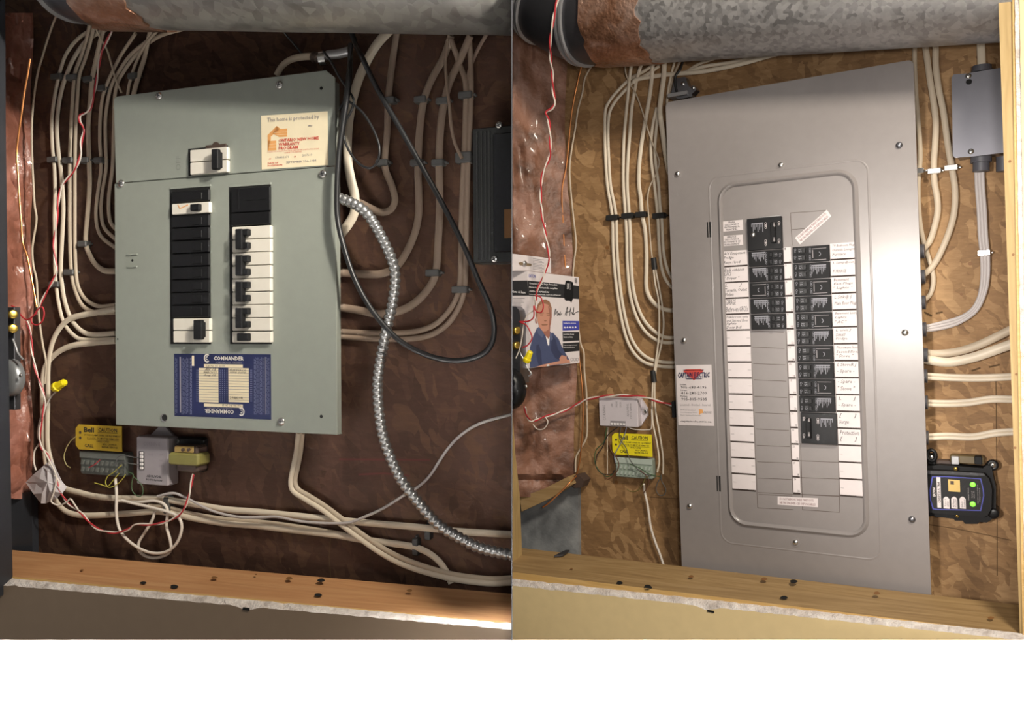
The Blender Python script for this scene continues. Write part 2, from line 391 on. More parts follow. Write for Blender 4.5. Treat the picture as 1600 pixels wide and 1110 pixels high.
# drywall below the sills, with a torn gypsum edge
def drywall(F, name, paint, x0, x1, wood, lower, w0, keep, seed):
    g = MB(); p = MB(); xs = list(range(x0, x1+1, 6)); T = []; Bo = []
    for x in xs:
        t = (x-x0)/(x1-x0); yw = lerp(wood[0], wood[1], t); yl = lerp(lower[0], lower[1], t) + edge_noise(x, .5, seed)
        d = abs(x-(385 if keep<0 else 1105)); 
        if d < 22: yl += (22-d)*.28
        T.append(F.P(x, yw + edge_noise(x,.35,seed+9), w0)); Bo.append(F.P(x, yl, w0+.0135))
    n = len(xs)
    mid = [a.lerp(b, .5)+Vector((0, .0015*edge_noise(i*9,.6,3), .002)) for i,(a,b) in enumerate(zip(T,Bo))]
    g.add(T+mid+Bo, [(i,i+n,i+n+1,i+1) for i in range(n-1)]+[(i+n,i+2*n,i+2*n+1,i+n+1) for i in range(n-1)])
    low = [Vector((b.x, -.66, b.z)) for b in Bo]; lowb = [Vector((b.x, -.66, b.z-.0133)) for b in Bo]
    p.add(Bo+low+lowb, [(i,i+n,i+n+1,i+1) for i in range(n-1)]+[(i+n,i+2*n,i+2*n+1,i+n+1) for i in range(n-1)])
    o = p.build(name, paint, F, kind='structure'); clip(o, keep)
    ROOT['tmp'] = ROOT[o.name]
    e = g.build('torn_gypsum_edge', M_gyp, parent=o); clip(e, keep)
    return o
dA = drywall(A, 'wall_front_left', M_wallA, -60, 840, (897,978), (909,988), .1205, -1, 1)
dB = drywall(B, 'wall_front_right', M_wallB, 730, 1680, (896,999), (908,1010), .2005, 1, 4)
m = MB(); m.box((A.P(384,951,.1345).x-.004, A.P(384,951,.134).y-.002, .1338), (A.P(384,951,.1345).x+.005, A.P(384,951,.134).y+.001, .1352)); m.build('drywall_chip', M_hole, parent=dA)
m = MB(); m.box((B.P(1110,955,.2145).x-.005, B.P(1110,955,.214).y-.002, .2138), (B.P(1110,955,.2145).x+.006, B.P(1110,955,.214).y+.001, .2152)); m.build('drywall_chip', M_hole, parent=dB)
# orange front edge of the right sill
m = MB(); q=[B.P(740,887,.2006), B.P(1560,987,.2006), B.P(1560,990,.2018), B.P(740,898,.2018)]; m.prism(q, (0,0,-.001)); clip(m.build('sill_edge', M_pineE, parent=sB), 1)
m = MB(); q=[A.P(-60,894.5,.1206), A.P(840,977.5,.1206), A.P(840,980,.1212), A.P(-60,898.5,.1212)]; m.prism(q, (0,0,-.001)); clip(m.build('sill_edge', M_pineE, parent=sA), -1)
# dark jamb at the far left
m = MB(); m.prism([A.P(-110,-60,.12), A.P(8,-60,.12), A.P(9,200,.12), A.P(14,600,.12), A.P(20,912,.12), A.P(20,925,.12), A.P(-110,925,.12)], (0,0,.03)); m.build('trim_4', M_jamb, A, kind='structure')
m = MB(); m.box((A.P(-70,500,0).x-.02, -.62, 0), (A.P(-70,500,0).x, .7, .14)); m.build('wall_side_left', M_jamb, A, kind='structure')
# right stud and the drywall edge beside it
def L_(y): return 1560+y/945*32
ys = [-60, 120, 300, 500, 720, 870, 1010]
m = MB(); m.prism([B.P(L_(y), y, .2) for y in ys]+[B.P(1640, y, .2) for y in reversed(ys)], (0,0,-.16)); stud = m.build('trim_5', M_pineBv, B, kind='structure')
def R1(y): return 1581+max(0,(y))/1000*17
m = MB(); m.prism([B.P(R1(y), y, .2035) for y in ys]+[B.P(1640, y, .2035) for y in reversed(ys)], (0,0,-.0033)); m.build('stud_edge', M_pineE, parent=stud)
ys2 = list(range(-60, 1011, 14))
m = MB(); m.prism([B.P(R1(y)+4.5+edge_noise(y,.3,2), y, .206) for y in ys2]+[B.P(1650, y, .206) for y in reversed(ys2)], (0,0,-.0023)); wr = m.build('wall_stud_right', M_gyp, B, kind='structure')
m = MB(); m.prism([B.P(R1(y)+12+edge_noise(y,.3,7), y, .2085) for y in ys2]+[B.P(1660, y, .2085) for y in reversed(ys2)], (0,0,-.0023)); m.build('painted_face', M_wallB, parent=wr)
for (x,y) in ((1578,252),(1588,250),(1583,398),(1588,585),(1586,700)):
    m = MB(); c=B.P(x,y,.2005); m.cyl(c,(0,0,1),.0017,.0004,8); m.build('knot', M_knot, parent=stud)
# left stud of the right alcove
m = MB(); m.prism([B.P(700,560,.12), B.P(795.5,560,.12), B.P(800,633,.12), B.P(805.5,713,.12), B.P(812,774,.12), B.P(816,872,.12), B.P(700,880,.12)], (0,0,.08)); clip(m.build('trim_6', M_pineBv, B, kind='structure'), 1)
m = MB(); m.box((-.85, -.62, 0), (-.83, .75, .2)); m.build('wall_side_right', M_jamb, B, kind='structure')
# concrete foundation at the foot of the insulation
m = MB(); m.prism([B.P(760,792,.012), B.P(903,745,.012), B.P(904,880,.012), B.P(760,880,.012)], (0,0,-.012)); clip(m.build('wall_foundation_right', M_conc, B, kind='structure'), 1)
m = MB(); m.prism([A.P(-20,780,.03), A.P(49,768,.012), A.P(51,870,.012), A.P(-20,870,.03)], (0,0,-.011)); m.build('wall_foundation_left', M_jamb, A, kind='structure')
# seams and knots in the strand boards
def seam(F, pts, parent, wd=.0006):
    m = MB()
    for a, b in zip(pts[:-1], pts[1:]):
        p, q = F.P(a[0],a[1],.0004), F.P(b[0],b[1],.0004); n = (q-p).cross(Vector((0,0,1))).normalized()*wd
        m.sheet([p-n, q-n, q+n, p+n] )
    m.build('board_seam', M_seam, parent=parent)
wl = bpy.data.objects['wall_left']; wR = bpy.data.objects['wall_right']
seam(B, [(1556,590),(1557,680),(1558,800),(1558,900)], wR); seam(B, [(1450,820),(1490,826),(1540,836),(1580,845)], wR, .0006)
seam(B, [(1015,777),(1060,780)], wR, .0006); seam(A, [(517,838),(514,870),(517,905)], wl, .0006)
seam(B, [(1444,488),(1456,494)], wR, .0013); seam(B, [(1462,490),(1473,488)], wR, .0013); seam(B, [(1545,574),(1562,570)], wR, .0013); seam(B, [(1518,580),(1532,575)], wR, .0013)
seam(B, [(1052,355),(1049,362)], wR, .001)
for (x,y,r) in ((949,387,.004),(963,754,.004),(1516,412,.003),(1502,460,.002)):
    m = MB(); m.cyl(B.P(x,y,0),(0,0,1),r,.0005,10); m.build('knot', M_knot, parent=wR)
# red marker lines on the left board
m = MB()
for (x0,y0,x1,y1) in ((530,718,672,719),(560,742,600,740),(598,740,640,744)): 
    p,q = A.P(x0,y0,.0005), A.P(x1,y1,.0005); m.sheet([p+Vector((0,-.0012,0)), q+Vector((0,-.0012,0)), q+Vector((0,.0012,0)), p+Vector((0,.0012,0))])
m.build('marker_line', mat('faded red marker', (.085,.014,.011), .85), parent=wl)

# ============================================================ INSULATION
def batt(F, name, m_, cols, rows, xr, wf, label, keep, seed):
    g = MB(); nx = cols; ny = len(rows)
    top = []
    for j, y in enumerate(rows):
        x0, x1 = xr(y)
        for i in range(nx):
            t = i/(nx-1); x = lerp(x0, x1, t)
            w = wf(t, y) + .016*noise.noise(Vector((x*.045, y*.02, seed)))*math.sin(math.pi*min(1,t+.25)) + .006*noise.noise(Vector((x*.12, y*.06, seed+3)))
            top.append(F.P(x, y, max(w, .003)))
    back = [Vector((p.x-.01, p.y, -.0+.001)) for p in top]
    f = [(j*nx+i, j*nx+nx+i, j*nx+nx+i+1, j*nx+i+1) for j in range(ny-1) for i in range(nx-1)]
    k = len(top)
    f2 = []
    for j in range(ny-1):
        f2 += [(j*nx, k+j*nx, k+j*nx+nx, j*nx+nx), (j*nx+nx-1, j*nx+2*nx-1, k+j*nx+2*nx-1, k+j*nx+nx-1)]
    for i in range(nx-1):
        f2 += [(i, i+1, k+i+1, k+i), ((ny-1)*nx+i, k+(ny-1)*nx+i, k+(ny-1)*nx+i+1, (ny-1)*nx+i+1)]
    g.add(top+back, f+f2, True); o = g.build(name, m_, F); clip(o, keep)
    tag(o, label, 'insulation'); return o
batt(A, 'insulation_batt', M_insA, 14, list(range(20, 786, 10)), lambda y: (-12, 50+2.5*math.sin(y*.03)), lambda t, y: lerp(.07, .006, t**.8),
     'pink insulation batt behind clear film at the left edge of the old panel alcove', -1, 1)
def xrB(y):
    if y < 300: r = 885
    elif y < 420: r = lerp(885, 899, (y-300)/120)
    else: r = 899
    return (770, r+2.5*math.sin(y*.025))
batt(B, 'insulation_batt', M_insB, 22, list(range(30, 786, 9)), xrB, lambda t, y: lerp(.12, .006, t**.9)-(.02 if y>745 else 0),
     'pink insulation batt behind clear film left of the new panel, above bare concrete', 1, 6)
# loose scrap of brown foam at the foot of the right batt
m = MB(); m.prism([B.P(x,y,.03) for x,y in ((892,745),(904,742),(913,752),(909,762),(898,763),(890,757))], (0,0,-.028)); tag(m.build('wood_scrap', M_rust, B), 'small brown scrap stuck where the copper wire meets the concrete edge', 'scrap')
m = MB(); m.prism([B.P(x,y,.05) for x,y in ((812,778),(850,764),(888,745),(893,758),(860,779),(815,800))], (0,0,-.03)); clip(tag(m.build('wood_block', M_pineB, B), 'rough tan wood block under the pink insulation left of the new panel', 'block'), 1)

# ============================================================ DUCTS
def ring(m, c, ax, r0, r1, h, n=40, jag=0, seed=0):
    a = Vector(ax).normalized(); e = Vector((0,1,0)); e = (e - a*e.dot(a)).normalized(); g = a.cross(e); vs=[]; 
    for k in range(4):
        for i in range(n):
            t = 2*math.pi*i/n; rr = (r0, r1, r1, r0)[k]; z = (0,0,1,1)[k]*h
            z += jag*(noise.noise(Vector((i*.55, k//2*7, seed)))+.5*noise.noise(Vector((i*1.3,k//2*7,seed))))
            vs.append(Vector(c)+a*z+e*(rr*math.cos(t))+g*(rr*math.sin(t)))
    f = [(k*n+i, k*n+(i+1)%n, ((k+1)%4)*n+(i+1)%n, ((k+1)%4)*n+i) for k in range(4) for i in range(n)]
    m.add(vs, f, True)
def duct(F, p0, p1, w, r, m_, foil_px, label, keep, rise, bead_at):
    a0 = F.P(p0[0], p0[1], w)+Vector((0,r,0)); a1 = F.P(p1[0], p1[1], w)+Vector((0,r,0)); ax = (a1-a0).normalized()
    t = thing('round_duct', F, (a0+a1)/2, label, 'duct')
    m = MB(); m.tube([a0+ax*((a1-a0).length*i/6) for i in range(9)], r, n=48, raw=True); 
    o = m.build('duct_pipe', m_, parent=t); clip(o, keep)
    m = MB(); 
    f0, f1 = foil_px; c = a0-ax*f0
    ring(m, c, ax, r-.001, r+.0025, f0+f1, jag=.012, n=56); o = m.build('foil_tape', M_foil, parent=t); clip(o, keep)
    path = [a0+ax*.005-ax*.0, a0-ax*f0*.5, a0-ax*f0] + [a0-ax*(f0+.03*i)+Vector((0, rise*i*i*.0045, -.003*i)) for i in range(1, 9)]
    sp = smooth(path, 4)
    m = MB(); m.tube(sp, r*.97, n=40, raw=True); o = m.build('elbow_collar', M_collar, parent=t); clip(o, keep)
    for d in bead_at:
        k = min(range(len(sp)-1), key=lambda i: abs((sp[i]-a0).length-d)); a = (sp[k+1]-sp[k]).normalized()
        m = MB(); ring(m, sp[k]-a*.003, a, r*.96, r*1.03, .005); o = m.build('bead_ring', M_bead, parent=t); clip(o, keep)
    return t, a0, ax
duct(A, (240,42), (800+40,50), .12, .075, M_galvA, (.085,.01), 'dull galvanised round duct running above the old grey-green panel', -1, 1.0, (.12,.19))
tB, a0B, axB = duct(B, (1015,96), (1566,62), .13, .095, M_galvB, (.085,.02), 'shiny galvanised round duct running above the new grey panel', 1, .8, (.11,.118,.19,.198))
# the duct's spot-weld dimple
# ============================================================ helpers for small hardware
def screw(F, parent, px, py, w, r=.0055, m_=None, name='screw', slot=True, ang=.5, dome=.5):
    c = F.P(px, py, w); m = MB(); m.cyl(c, (0,0,1), r, .0008, 20, dome=r*dome); o = m.build(name, m_ or M_chrome, F if parent is None else None, parent)
    if slot and (parent is None or parent.parent is None):
        h = .0008+r*dome; m = MB(); e = Vector((math.cos(ang), math.sin(ang), 0))*r*.6; g = Vector((-e.y, e.x, 0))*.16; z = Vector((0,0,h*.94))
        for a, b in ((e, g), (g*6, e*.16)):
            m.prism([c+z-a-b, c+z+a-b, c+z+a+b, c+z-a+b], (0,0,.0004))
        m.build('screw_slot', M_ink, parent=o)
    return o
def plate(m, x0, x1, y0, y1, w0, w1, bev=.002): m.box((x0,y0,w0), (x1,y1,w1), bev)
def label_rect(F, parent, px, w, m_, name, th=.0003):     # a flat sticker on the pixel box
    x0,x1,y0,y1 = rect(F, *px, w); m = MB(); m.box((x0,y0,w), (x1,y1,w+th)); return m.build(name, m_, parent=parent)
def write(F, parent, lines, m_=None, name='lettering'):   # (text, px box, w, rot, bold, shear)
    m = MB()
    for l in lines:
        s, bx, w = l[:3]; rot = l[3] if len(l) > 3 else 0; bold = l[4] if len(l) > 4 else 0; sh = l[5] if len(l) > 5 else 0
        m.text(s, rquad(F, *bx, w, rot), Vector((0,0,.0002)), sh, bold)
    return m.build(name, m_ or M_ink, parent=parent)
def bars(F, parent, boxes, w, m_, name='print'):
    m = MB()
    for b in boxes:
        x0,x1,y0,y1 = rect(F, *b, w); m.sheet([Vector((x0,y0,w+.0002)),Vector((x1,y0,w+.0002)),Vector((x1,y1,w+.0002)),Vector((x0,y1,w+.0002))])
    return m.build(name, m_, parent=parent)

# ============================================================ OLD PANEL
PW = .05
pa = thing('breaker_panel', A, (0,0,0), 'old grey-green steel breaker panel with cream and black breakers and a navy label', 'breaker panel')
m = MB(); m.box((-.15,-.2,.001), (.135,.2,.047)); m.build('back_box', M_box, parent=pa)
vs_ = A.P(350,273,PW).y
hw, hh = .18, .2323
m = MB(); c = .012
pts = [(-hw+.003,vs_+.0006),(hw,vs_+.0006),(hw,hh-c*.9),(hw-c*1.1,hh),(-hw+.006,hh),(-hw+.001,hh-.002),(-hw,hh-.007)]
m.prism([Vector((x,y,PW-.002)) for x,y in pts], (0,0,.002)); m.build('upper_cover', M_panA, parent=pa)
m = MB(); m.box((-hw,-hh,PW-.002), (hw,vs_-.0006,PW), .0008); m.build('lower_cover', M_panA, parent=pa)
m = MB(); m.box((-hw+.001,-hh,PW-.012), (-hw+.002,hh-.01,PW-.002)); m.box((hw-.002,-hh,PW-.012), (hw-.001,hh-.015,PW-.002)); m.box((-hw,-hh,PW-.012), (hw,-hh+.001,PW-.002)); m.build('cover_flange', M_panA, parent=pa)
for x,y in ((249,150),(437,133),(190,287),(505,272),(440,659)): screw(A, pa, x, y, PW, ang=x*.1)
m = MB(); m.cyl(A.P(257,653,PW),(0,0,1),.0058,.0012,20); o = m.build('hole_rim', M_chrome, parent=pa)
m = MB(); m.cyl(A.P(257,653,PW+.0012),(0,0,1),.0044,.0003,20); m.build('hole', M_hole, parent=o)
for x,y,r in ((502,138,.0022),(502,651,.0022),(207,407,.0018),(184,530,.0012)):
    m = MB(); m.cyl(A.P(x,y,PW),(0,0,1),r,.0003,14); m.build('hole', M_hole, parent=pa)
for y in (398,417):
    m = MB(); x0,x1,y0,y1 = rect(A, 199,y-1.5,215,y+1.2,PW); m.box((x0,y0,PW),(x1,y1,PW+.0015),.0005); m.build('louver', M_panA, parent=pa)
write(A, pa, [('OFF', (275,244,282,266), PW, 1)], mat('embossed enamel', (.2,.215,.19), .45), 'embossed_off')
def open_dark(F, parent, px, w, name='breaker_opening'):
    x0,x1,y0,y1 = rect(F, *px, w); m = MB(); m.box((x0,y0,w),(x1,y1,w+.0004)); return m.build(name, M_hole, parent=parent)
BW = PW+.0005
def body(F, px, w0, w1, m_, parent, split=False, name='breaker', bev=.0009):
    x0,x1,y0,y1 = rect(F, *px, w1); m = MB()
    if split:
        ym = (y0+y1)/2; m.box((x0,ym+.0005,w0),(x1,y1,w1),bev); m.box((x0,y0,w0),(x1,ym-.0005,w1),bev)
    else: m.box((x0,y0,w0),(x1,y1,w1),bev)
    return m.build(name, m_, parent=parent)
open_dark(A, pa, (294.5,230,356.5,273), PW)
b = body(A, (297,232,355,271), BW, PW+.006, M_cream, pa, True)
x0,x1,y0,y1 = rect(A, 328,234,343,266, PW+.012); m = MB(); m.box((x0+.003,y0+.003,PW+.006),(x1,y1-.003,PW+.012),.001); m.box((x0+.006,y0,PW+.011),(x1+.001,y1,PW+.017),.0012); m.build('handle_tie', M_black, parent=b)
m = MB(); x0,x1,y0,y1 = rect(A, 322,226,354,232, PW); m.cyl(((x0+x1)/2,(y0+y1)/2,PW),(0,0,1),.006,.0015,20); m.box((x0,y0,PW),(x1,y1,PW+.0012),.0005); m.build('lock_tab', M_rust, parent=pa)
# left column
open_dark(A, pa, (266,294,329,538), PW)
ys_ = [297,316,335.5,355.5,375.5,396,416.5,437,457,477,497]
for i in range(10):
    y0,y1 = ys_[i], ys_[i+1]
    if i == 1:
        b = body(A, (268.5,y0+1,327,y1-1.5), BW, PW+.006, M_cream, pa)
        x0,x1,v0,v1 = rect(A, 301,319.5,315,330, PW+.006); m = MB(); m.box((x0,v0,PW+.006),(x1,v1,PW+.0115),.001); m.build('toggle', M_black, parent=b)
        m = MB(); q=[A.P(278,320,PW+.0062),A.P(281,326,PW+.0062),A.P(294,320,PW+.0062)]
        m.tube([q[0],q[0].lerp(q[1],.5),q[1]],.0007,.0002); m.tube([q[1],q[1].lerp(q[2],.5),q[2]],.0007,.0002); m.build('check_mark', M_orange, parent=b)
    else:
        b = body(A, (268.5,y0+.6,326.5,y1-.8), BW, PW+.0035, M_blackG, pa, name='filler_plate')
        m = MB(); x0,x1,v0,v1 = rect(A, 301,y0+4,316,y1-4, PW+.0035); m.box((x0,v0,PW+.0035),(x1,v1,PW+.0045),.0006); m.build('knockout_nub', M_blackG, parent=b)
b = body(A, (270.5,498,327.5,535.5), BW, PW+.006, M_cream, pa, True)
x0,x1,y0,y1 = rect(A, 304,500,317,531, PW+.014); m = MB(); m.box((x0-.003,y0+.003,PW+.006),(x1-.002,y1-.003,PW+.012),.001); m.box((x0,y0,PW+.0115),(x1,y1,PW+.017),.0012); m.build('handle_tie', M_black, parent=b)
# right column
open_dark(A, pa, (359,291,424,538), PW)
b = body(A, (361,293,421.5,331), BW, PW+.0035, M_blackG, pa, name='filler_plate')
m = MB()
for yy in (310,): x0,x1,v0,v1 = rect(A, 385,yy,421,yy+2, PW+.0035); m.box((x0,v0,PW+.0035),(x1,v1,PW+.0042))
x0,x1,v0,v1 = rect(A, 372,296,374,328, PW+.0035); m.box((x0,v0,PW+.0035),(x1,v1,PW+.0044)); m.build('moulded_rib', M_black, parent=b)
b = body(A, (361,332,421.5,351.5), BW, PW+.0035, M_blackG, pa, name='filler_plate')
for i in range(4):
    y0 = 353.5+41.1*i; y1 = y0+40.2
    b = body(A, (362.5,y0,422.5,y1), BW, PW+.006, M_cream, pa, True)
    m = MB()
    x0,x1,v0,v1 = rect(A, 368.5,y0+4.5,379,y1-4, PW+.014); m.box((x0,v0,PW+.008),(x1,v1,PW+.016),.001)
    for (a,c_) in ((y0+4.5,y0+14.5),(y1-15,y1-5)):
        x2,x3,v2,v3 = rect(A, 376,a,387.5,c_, PW+.012); m.box((x2,v2,PW+.006),(x3,v3,PW+.013),.0008)
    m.build('handle_tie', M_black, parent=b)
b = body(A, (362.5,518.5,423,535.5), BW, PW+.006, M_cream, pa)
m = MB(); x0,x1,v0,v1 = rect(A, 371,521,389,533, PW+.010); m.box((x0,v0,PW+.006),(x1,v1,PW+.012),.001); m.build('toggle', M_black, parent=b)
m = MB(); x0,x1,v0,v1 = rect(A, 266,290,330,294, PW); m.box((x0,v0,PW),(x1,v1,PW+.0012),.0005); x0,x1,v0,v1 = rect(A, 359,287,424,291, PW); m.box((x0,v0,PW),(x1,v1,PW+.0012),.0005); m.build('opening_lip', M_panA, parent=pa)
# warranty sticker (slightly turned)
st = thing  # alias unused
q = [A.P(408,181,PW+.0003), A.P(512,174,PW+.0003), A.P(513,258,PW+.0003), A.P(409,265,PW+.0003)]
m = MB(); m.prism(q, (0,0,.0003)); sk = m.build('warranty_sticker', M_cardcream, parent=pa)
q = [p+Vector((0,0,.0004)) for p in q]
def qsub(q, a, b, c, d):                           # sub-rectangle of a quad, in fractions from the top left
    f = lambda s,t: q[0].lerp(q[1],s).lerp(q[3].lerp(q[2],s),t)
    return [f(a,b), f(c,b), f(c,d), f(a,d)]
m = MB()
m.text('This home is protected by', qsub(q,.1,.05,.88,.15))
m.text('May', qsub(q,.72,.23,.78,.27), bold=.02)
m.build('grey_lettering', M_greyp, parent=sk)
m = MB()
for s_, bx in (('ONTARIO NEW HOME',(.27,.455,.87,.515)),('WARRANTY',(.27,.53,.59,.59)),('PROGRAM',(.27,.60,.56,.66)),('DATE OF',(.1,.88,.26,.91)),('POSSESSION',(.1,.925,.32,.955))): m.text(s_, qsub(q,*bx), bold=.015)
for s_, bx in (('BUILDER MUST REGISTER WITH THE PROGRAM BEFORE CONSTRUCTION BEGINS',(.1,.675,.87,.695)),('WHERE IT IS NEEDED',(.35,.71,.62,.73)),('#',(.12,.8,.15,.83)),('#',(.5,.79,.53,.82))): m.text(s_, qsub(q,*bx))
m.build('red_lettering', M_redp, parent=sk)
m = MB()
for s_, bx in (('170401371',(.22,.78,.42,.82)),('2817619',(.62,.77,.77,.81)),('SEPTEMBER 27th 1984',(.38,.88,.83,.92))): m.text(s_, qsub(q,*bx))
m.build('typed_lettering', M_greyp, parent=sk)
m = MB(); f = lambda s,t: q[0].lerp(q[1],s).lerp(q[3].lerp(q[2],s),t)+Vector((0,0,.0001))
m.sheet([f(.1,.66),f(.1,.37),f(.24,.21),f(.28,.28),f(.15,.4),f(.15,.45)]); m.sheet([f(.24,.21),f(.30,.27),f(.4,.27),f(.4,.42),f(.28,.42),f(.18,.35)])
m.sheet([f(.1,.48),f(.23,.48),f(.23,.66),f(.1,.66)]); m.build('roof_emblem', M_orange, parent=sk)
m = MB()
for (a,b_,c_,d) in ((.2,.33,.4,.335),(.24,.375,.4,.38),(.12,.54,.23,.546),(.12,.6,.23,.606)): m.sheet([f(a,b_)+Vector((0,0,.0001)),f(c_,b_)+Vector((0,0,.0001)),f(c_,d)+Vector((0,0,.0001)),f(a,d)+Vector((0,0,.0001))])
m.build('emblem_lines', M_cardcream, parent=sk)
# navy directory label
lb = label_rect(A, pa, (272.5,553.5,423.5,653), PW, M_blue, 'directory_label')
w = PW+.0003
bars(A, lb, [(319,569.5,379.5,574.5),(319,631.5,379.5,636.5)] + [(311,575.5,341.5,629),(357,575.5,389,629)] + [(300,556,303.5,572)], w, M_cardcream, 'cream_panels')
bars(A, lb, [(311,y,341.5,y+.6) for y in [579+i*4.2 for i in range(12)]]+[(357,y,389,y+.6) for y in [579+i*4.2 for i in range(12)]], w+.0002, M_greyp, 'ruled_lines')
bars(A, lb, [(281,558,283,645),(414.5,558,415.2,648)], w, M_greyp, 'rules')
m = MB(); rnd = random.Random(3)
for (xa,xb) in ((274,277),(284,300),(397,413),(416,420)):
    x = xa
    while x < xb:
        y = 558+rnd.random()*4
        while y < 646:
            l = 2+rnd.random()*6; x0,x1,y0,y1 = rect(A, x,y,x+.8,min(y+l,648),w); m.sheet([Vector((x0,y0,w+.0002)),Vector((x1,y0,w+.0002)),Vector((x1,y1,w+.0002)),Vector((x0,y1,w+.0002))]); y += l+1.2
        x += 1.9
for x in (307,309,343.5,347,350.5,354,391,393):
    for i in range(17): 
        y = 578+i*3; x0,x1,y0,y1 = rect(A, x,y,x+1.3,y+1.6,w); m.sheet([Vector((x0,y0,w+.0002)),Vector((x1,y0,w+.0002)),Vector((x1,y1,w+.0002)),Vector((x0,y1,w+.0002))])
m.build('fine_print', mat('pale blue print', (.13,.14,.22), .6), parent=lb).__setitem__('kind', 'stuff')
write(A, lb, [('COMMANDER',(334,557,381,563.5),w,0,.03),('COMMANDER',(320,640,366,646.5),w,2,.03)], M_cream, 'title_lettering')
for z in ((337,565.5,378,568.5,0),(323,637.3,362,639.6,2)): write(A, lb, [('SCARBOROUGH  ONTARIO',z[:4],w,z[4])], M_greyp, 'subtitle_lettering')
write(A, lb, [('Cat. No. BC 24125',(322,570.5,352,573.5),w+.0002,0),('Cat. No. BC 24125',(347,632.5,377,635.5),w+.0002,2),('AV 15',(320,575.5,338,579),w+.0004,0,0,.3),('MARCH 15',(318,580.5,339,584),w+.0004,0,0,.3),('Aug 15',(318,585,338,588.5),w+.0004,0,0,.3),('furnace',(359,576.5,385,579.5),w+.0004,0,0,.3),('sump pump',(359,581,385,584),w+.0004,0,0,.3),('2 PARLOR',(359,620,380,624),w+.0004)], M_ink, 'handwriting')
def cmark(cx, cy, flip):
    m = MB(); c = A.P(cx, cy, w+.0002); r0, r1 = .0034, .0052
    rng = [math.radians(50+260*i/14) for i in range(15)]
    s = -1 if flip else 1
    vs = [c+Vector((s*math.cos(t)*r, math.sin(t)*r*1.15, 0)) for r in (r1,r0) for t in rng]
    m.add(vs, [(i,i+1,16+i,15+i) for i in range(14)])
    vs = [c+Vector((s*math.cos(t)*r, math.sin(t)*r*1.15, 0)) for r in (.0022,.0012) for t in rng]
    m.add(vs, [(i,i+1,16+i,15+i) for i in range(14)]); m.build('round_emblem', M_cream, parent=lb)
cmark(323.5,560,False); cmark(377,643.5,True)

# ============================================================ NEW PANEL
QW = .07
pb = thing('breaker_panel', B, (0,0,0), 'new grey breaker panel with white directory strips and black breakers', 'breaker panel')
bw, bh, bl = .2, .4104, -.47
m = MB(); m.box((-.185,-.44,.001), (.19,.385,QW-.003)); m.build('back_box', M_box, parent=pb)
m = MB(); c = .006
def rr(x0,x1,y0,y1,r,n=5):
    out = []
    for (cx,cy,a) in ((x1-r,y1-r,0),(x0+r,y1-r,90),(x0+r,y0+r,180),(x1-r,y0+r,270)):
        for i in range(n+1): t = math.radians(a+90*i/n); out.append((cx+r*math.cos(t), cy+r*math.sin(t)))
    return out
m.prism([Vector((x,y,QW-.0025)) for x,y in rr(-bw,bw,bl,bh,.008)], (0,0,.0025)); m.build('cover', M_panB, parent=pb)
m = MB(); m.box((-bw+.001,bl+.01,QW-.016),(-bw+.002,bh-.008,QW-.002)); m.box((bw-.002,bl+.01,QW-.016),(bw-.001,bh-.008,QW-.002)); m.box((-bw+.008,bh-.002,QW-.016),(bw-.008,bh-.001,QW-.002)); m.build('cover_flange', M_panB, parent=pb)
def ridge(px, r, rad, h, name):
    x0,x1,y0,y1 = rect(B, *px, QW); p = [Vector((x,y,QW)) for x,y in rr(x0,x1,y0,y1,r,6)]; m = MB(); n = len(p)
    cs = [(-rad,0),(-rad*.45,h*.85),(0,h),(rad*.45,h*.6),(rad,0)]
    vs = []
    for i in range(n):
        t = (p[(i+1)%n]-p[i-1]).normalized(); sd = Vector((t.y,-t.x,0))
        for a,z in cs: vs.append(p[i]+sd*a+Vector((0,0,z)))
    k = len(cs); m.add(vs, [(i*k+j, ((i+1)%n)*k+j, ((i+1)%n)*k+j+1, i*k+j+1) for i in range(n) for j in range(k-1)], True)
    return m.build(name, M_panB, parent=pb)
ridge((1133,277.5,1345,827), .028, .0046, .0046, 'door_rim'); ridge((1117,262,1366,861), .02, .0018, .0005, 'outer_rim')
for x,y in ((1059,272),(1405,227),(1069,532),(1414,520),(1078,791),(1425,812)): screw(B, pb, x, y, QW, .0052, M_steel if x>1100 and y!=520 else M_chrome, slot=False, dome=.75)
for x,y in ((1220,258),(1243,848)):
    m = MB(); m.cyl(B.P(x,y,QW),(0,0,1),.0075,.0008,24); o = m.build('latch_boss', M_panB, parent=pb); screw(B, o, x, y, QW+.0008, .0045, M_chrome)
for y0,y1,x in ((347,371,1108),(744,768,1123)):
    x0,x1,v0,v1 = rect(B, x-3,y0,x+3,y1,QW); m = MB(); m.box((x0,v0,QW),(x0+.0018,v1,QW+.0006)); m.box((x1-.0028,v0,QW),(x1,v1,QW+.0006)); m.build('hinge_slot', M_hole, parent=pb)
def colx(y, xt, yt, xb, yb): return lerp(xt, xb, (y-yt)/(yb-yt))
def cols(y, a, b): return colx(y, *a), colx(y, *b)
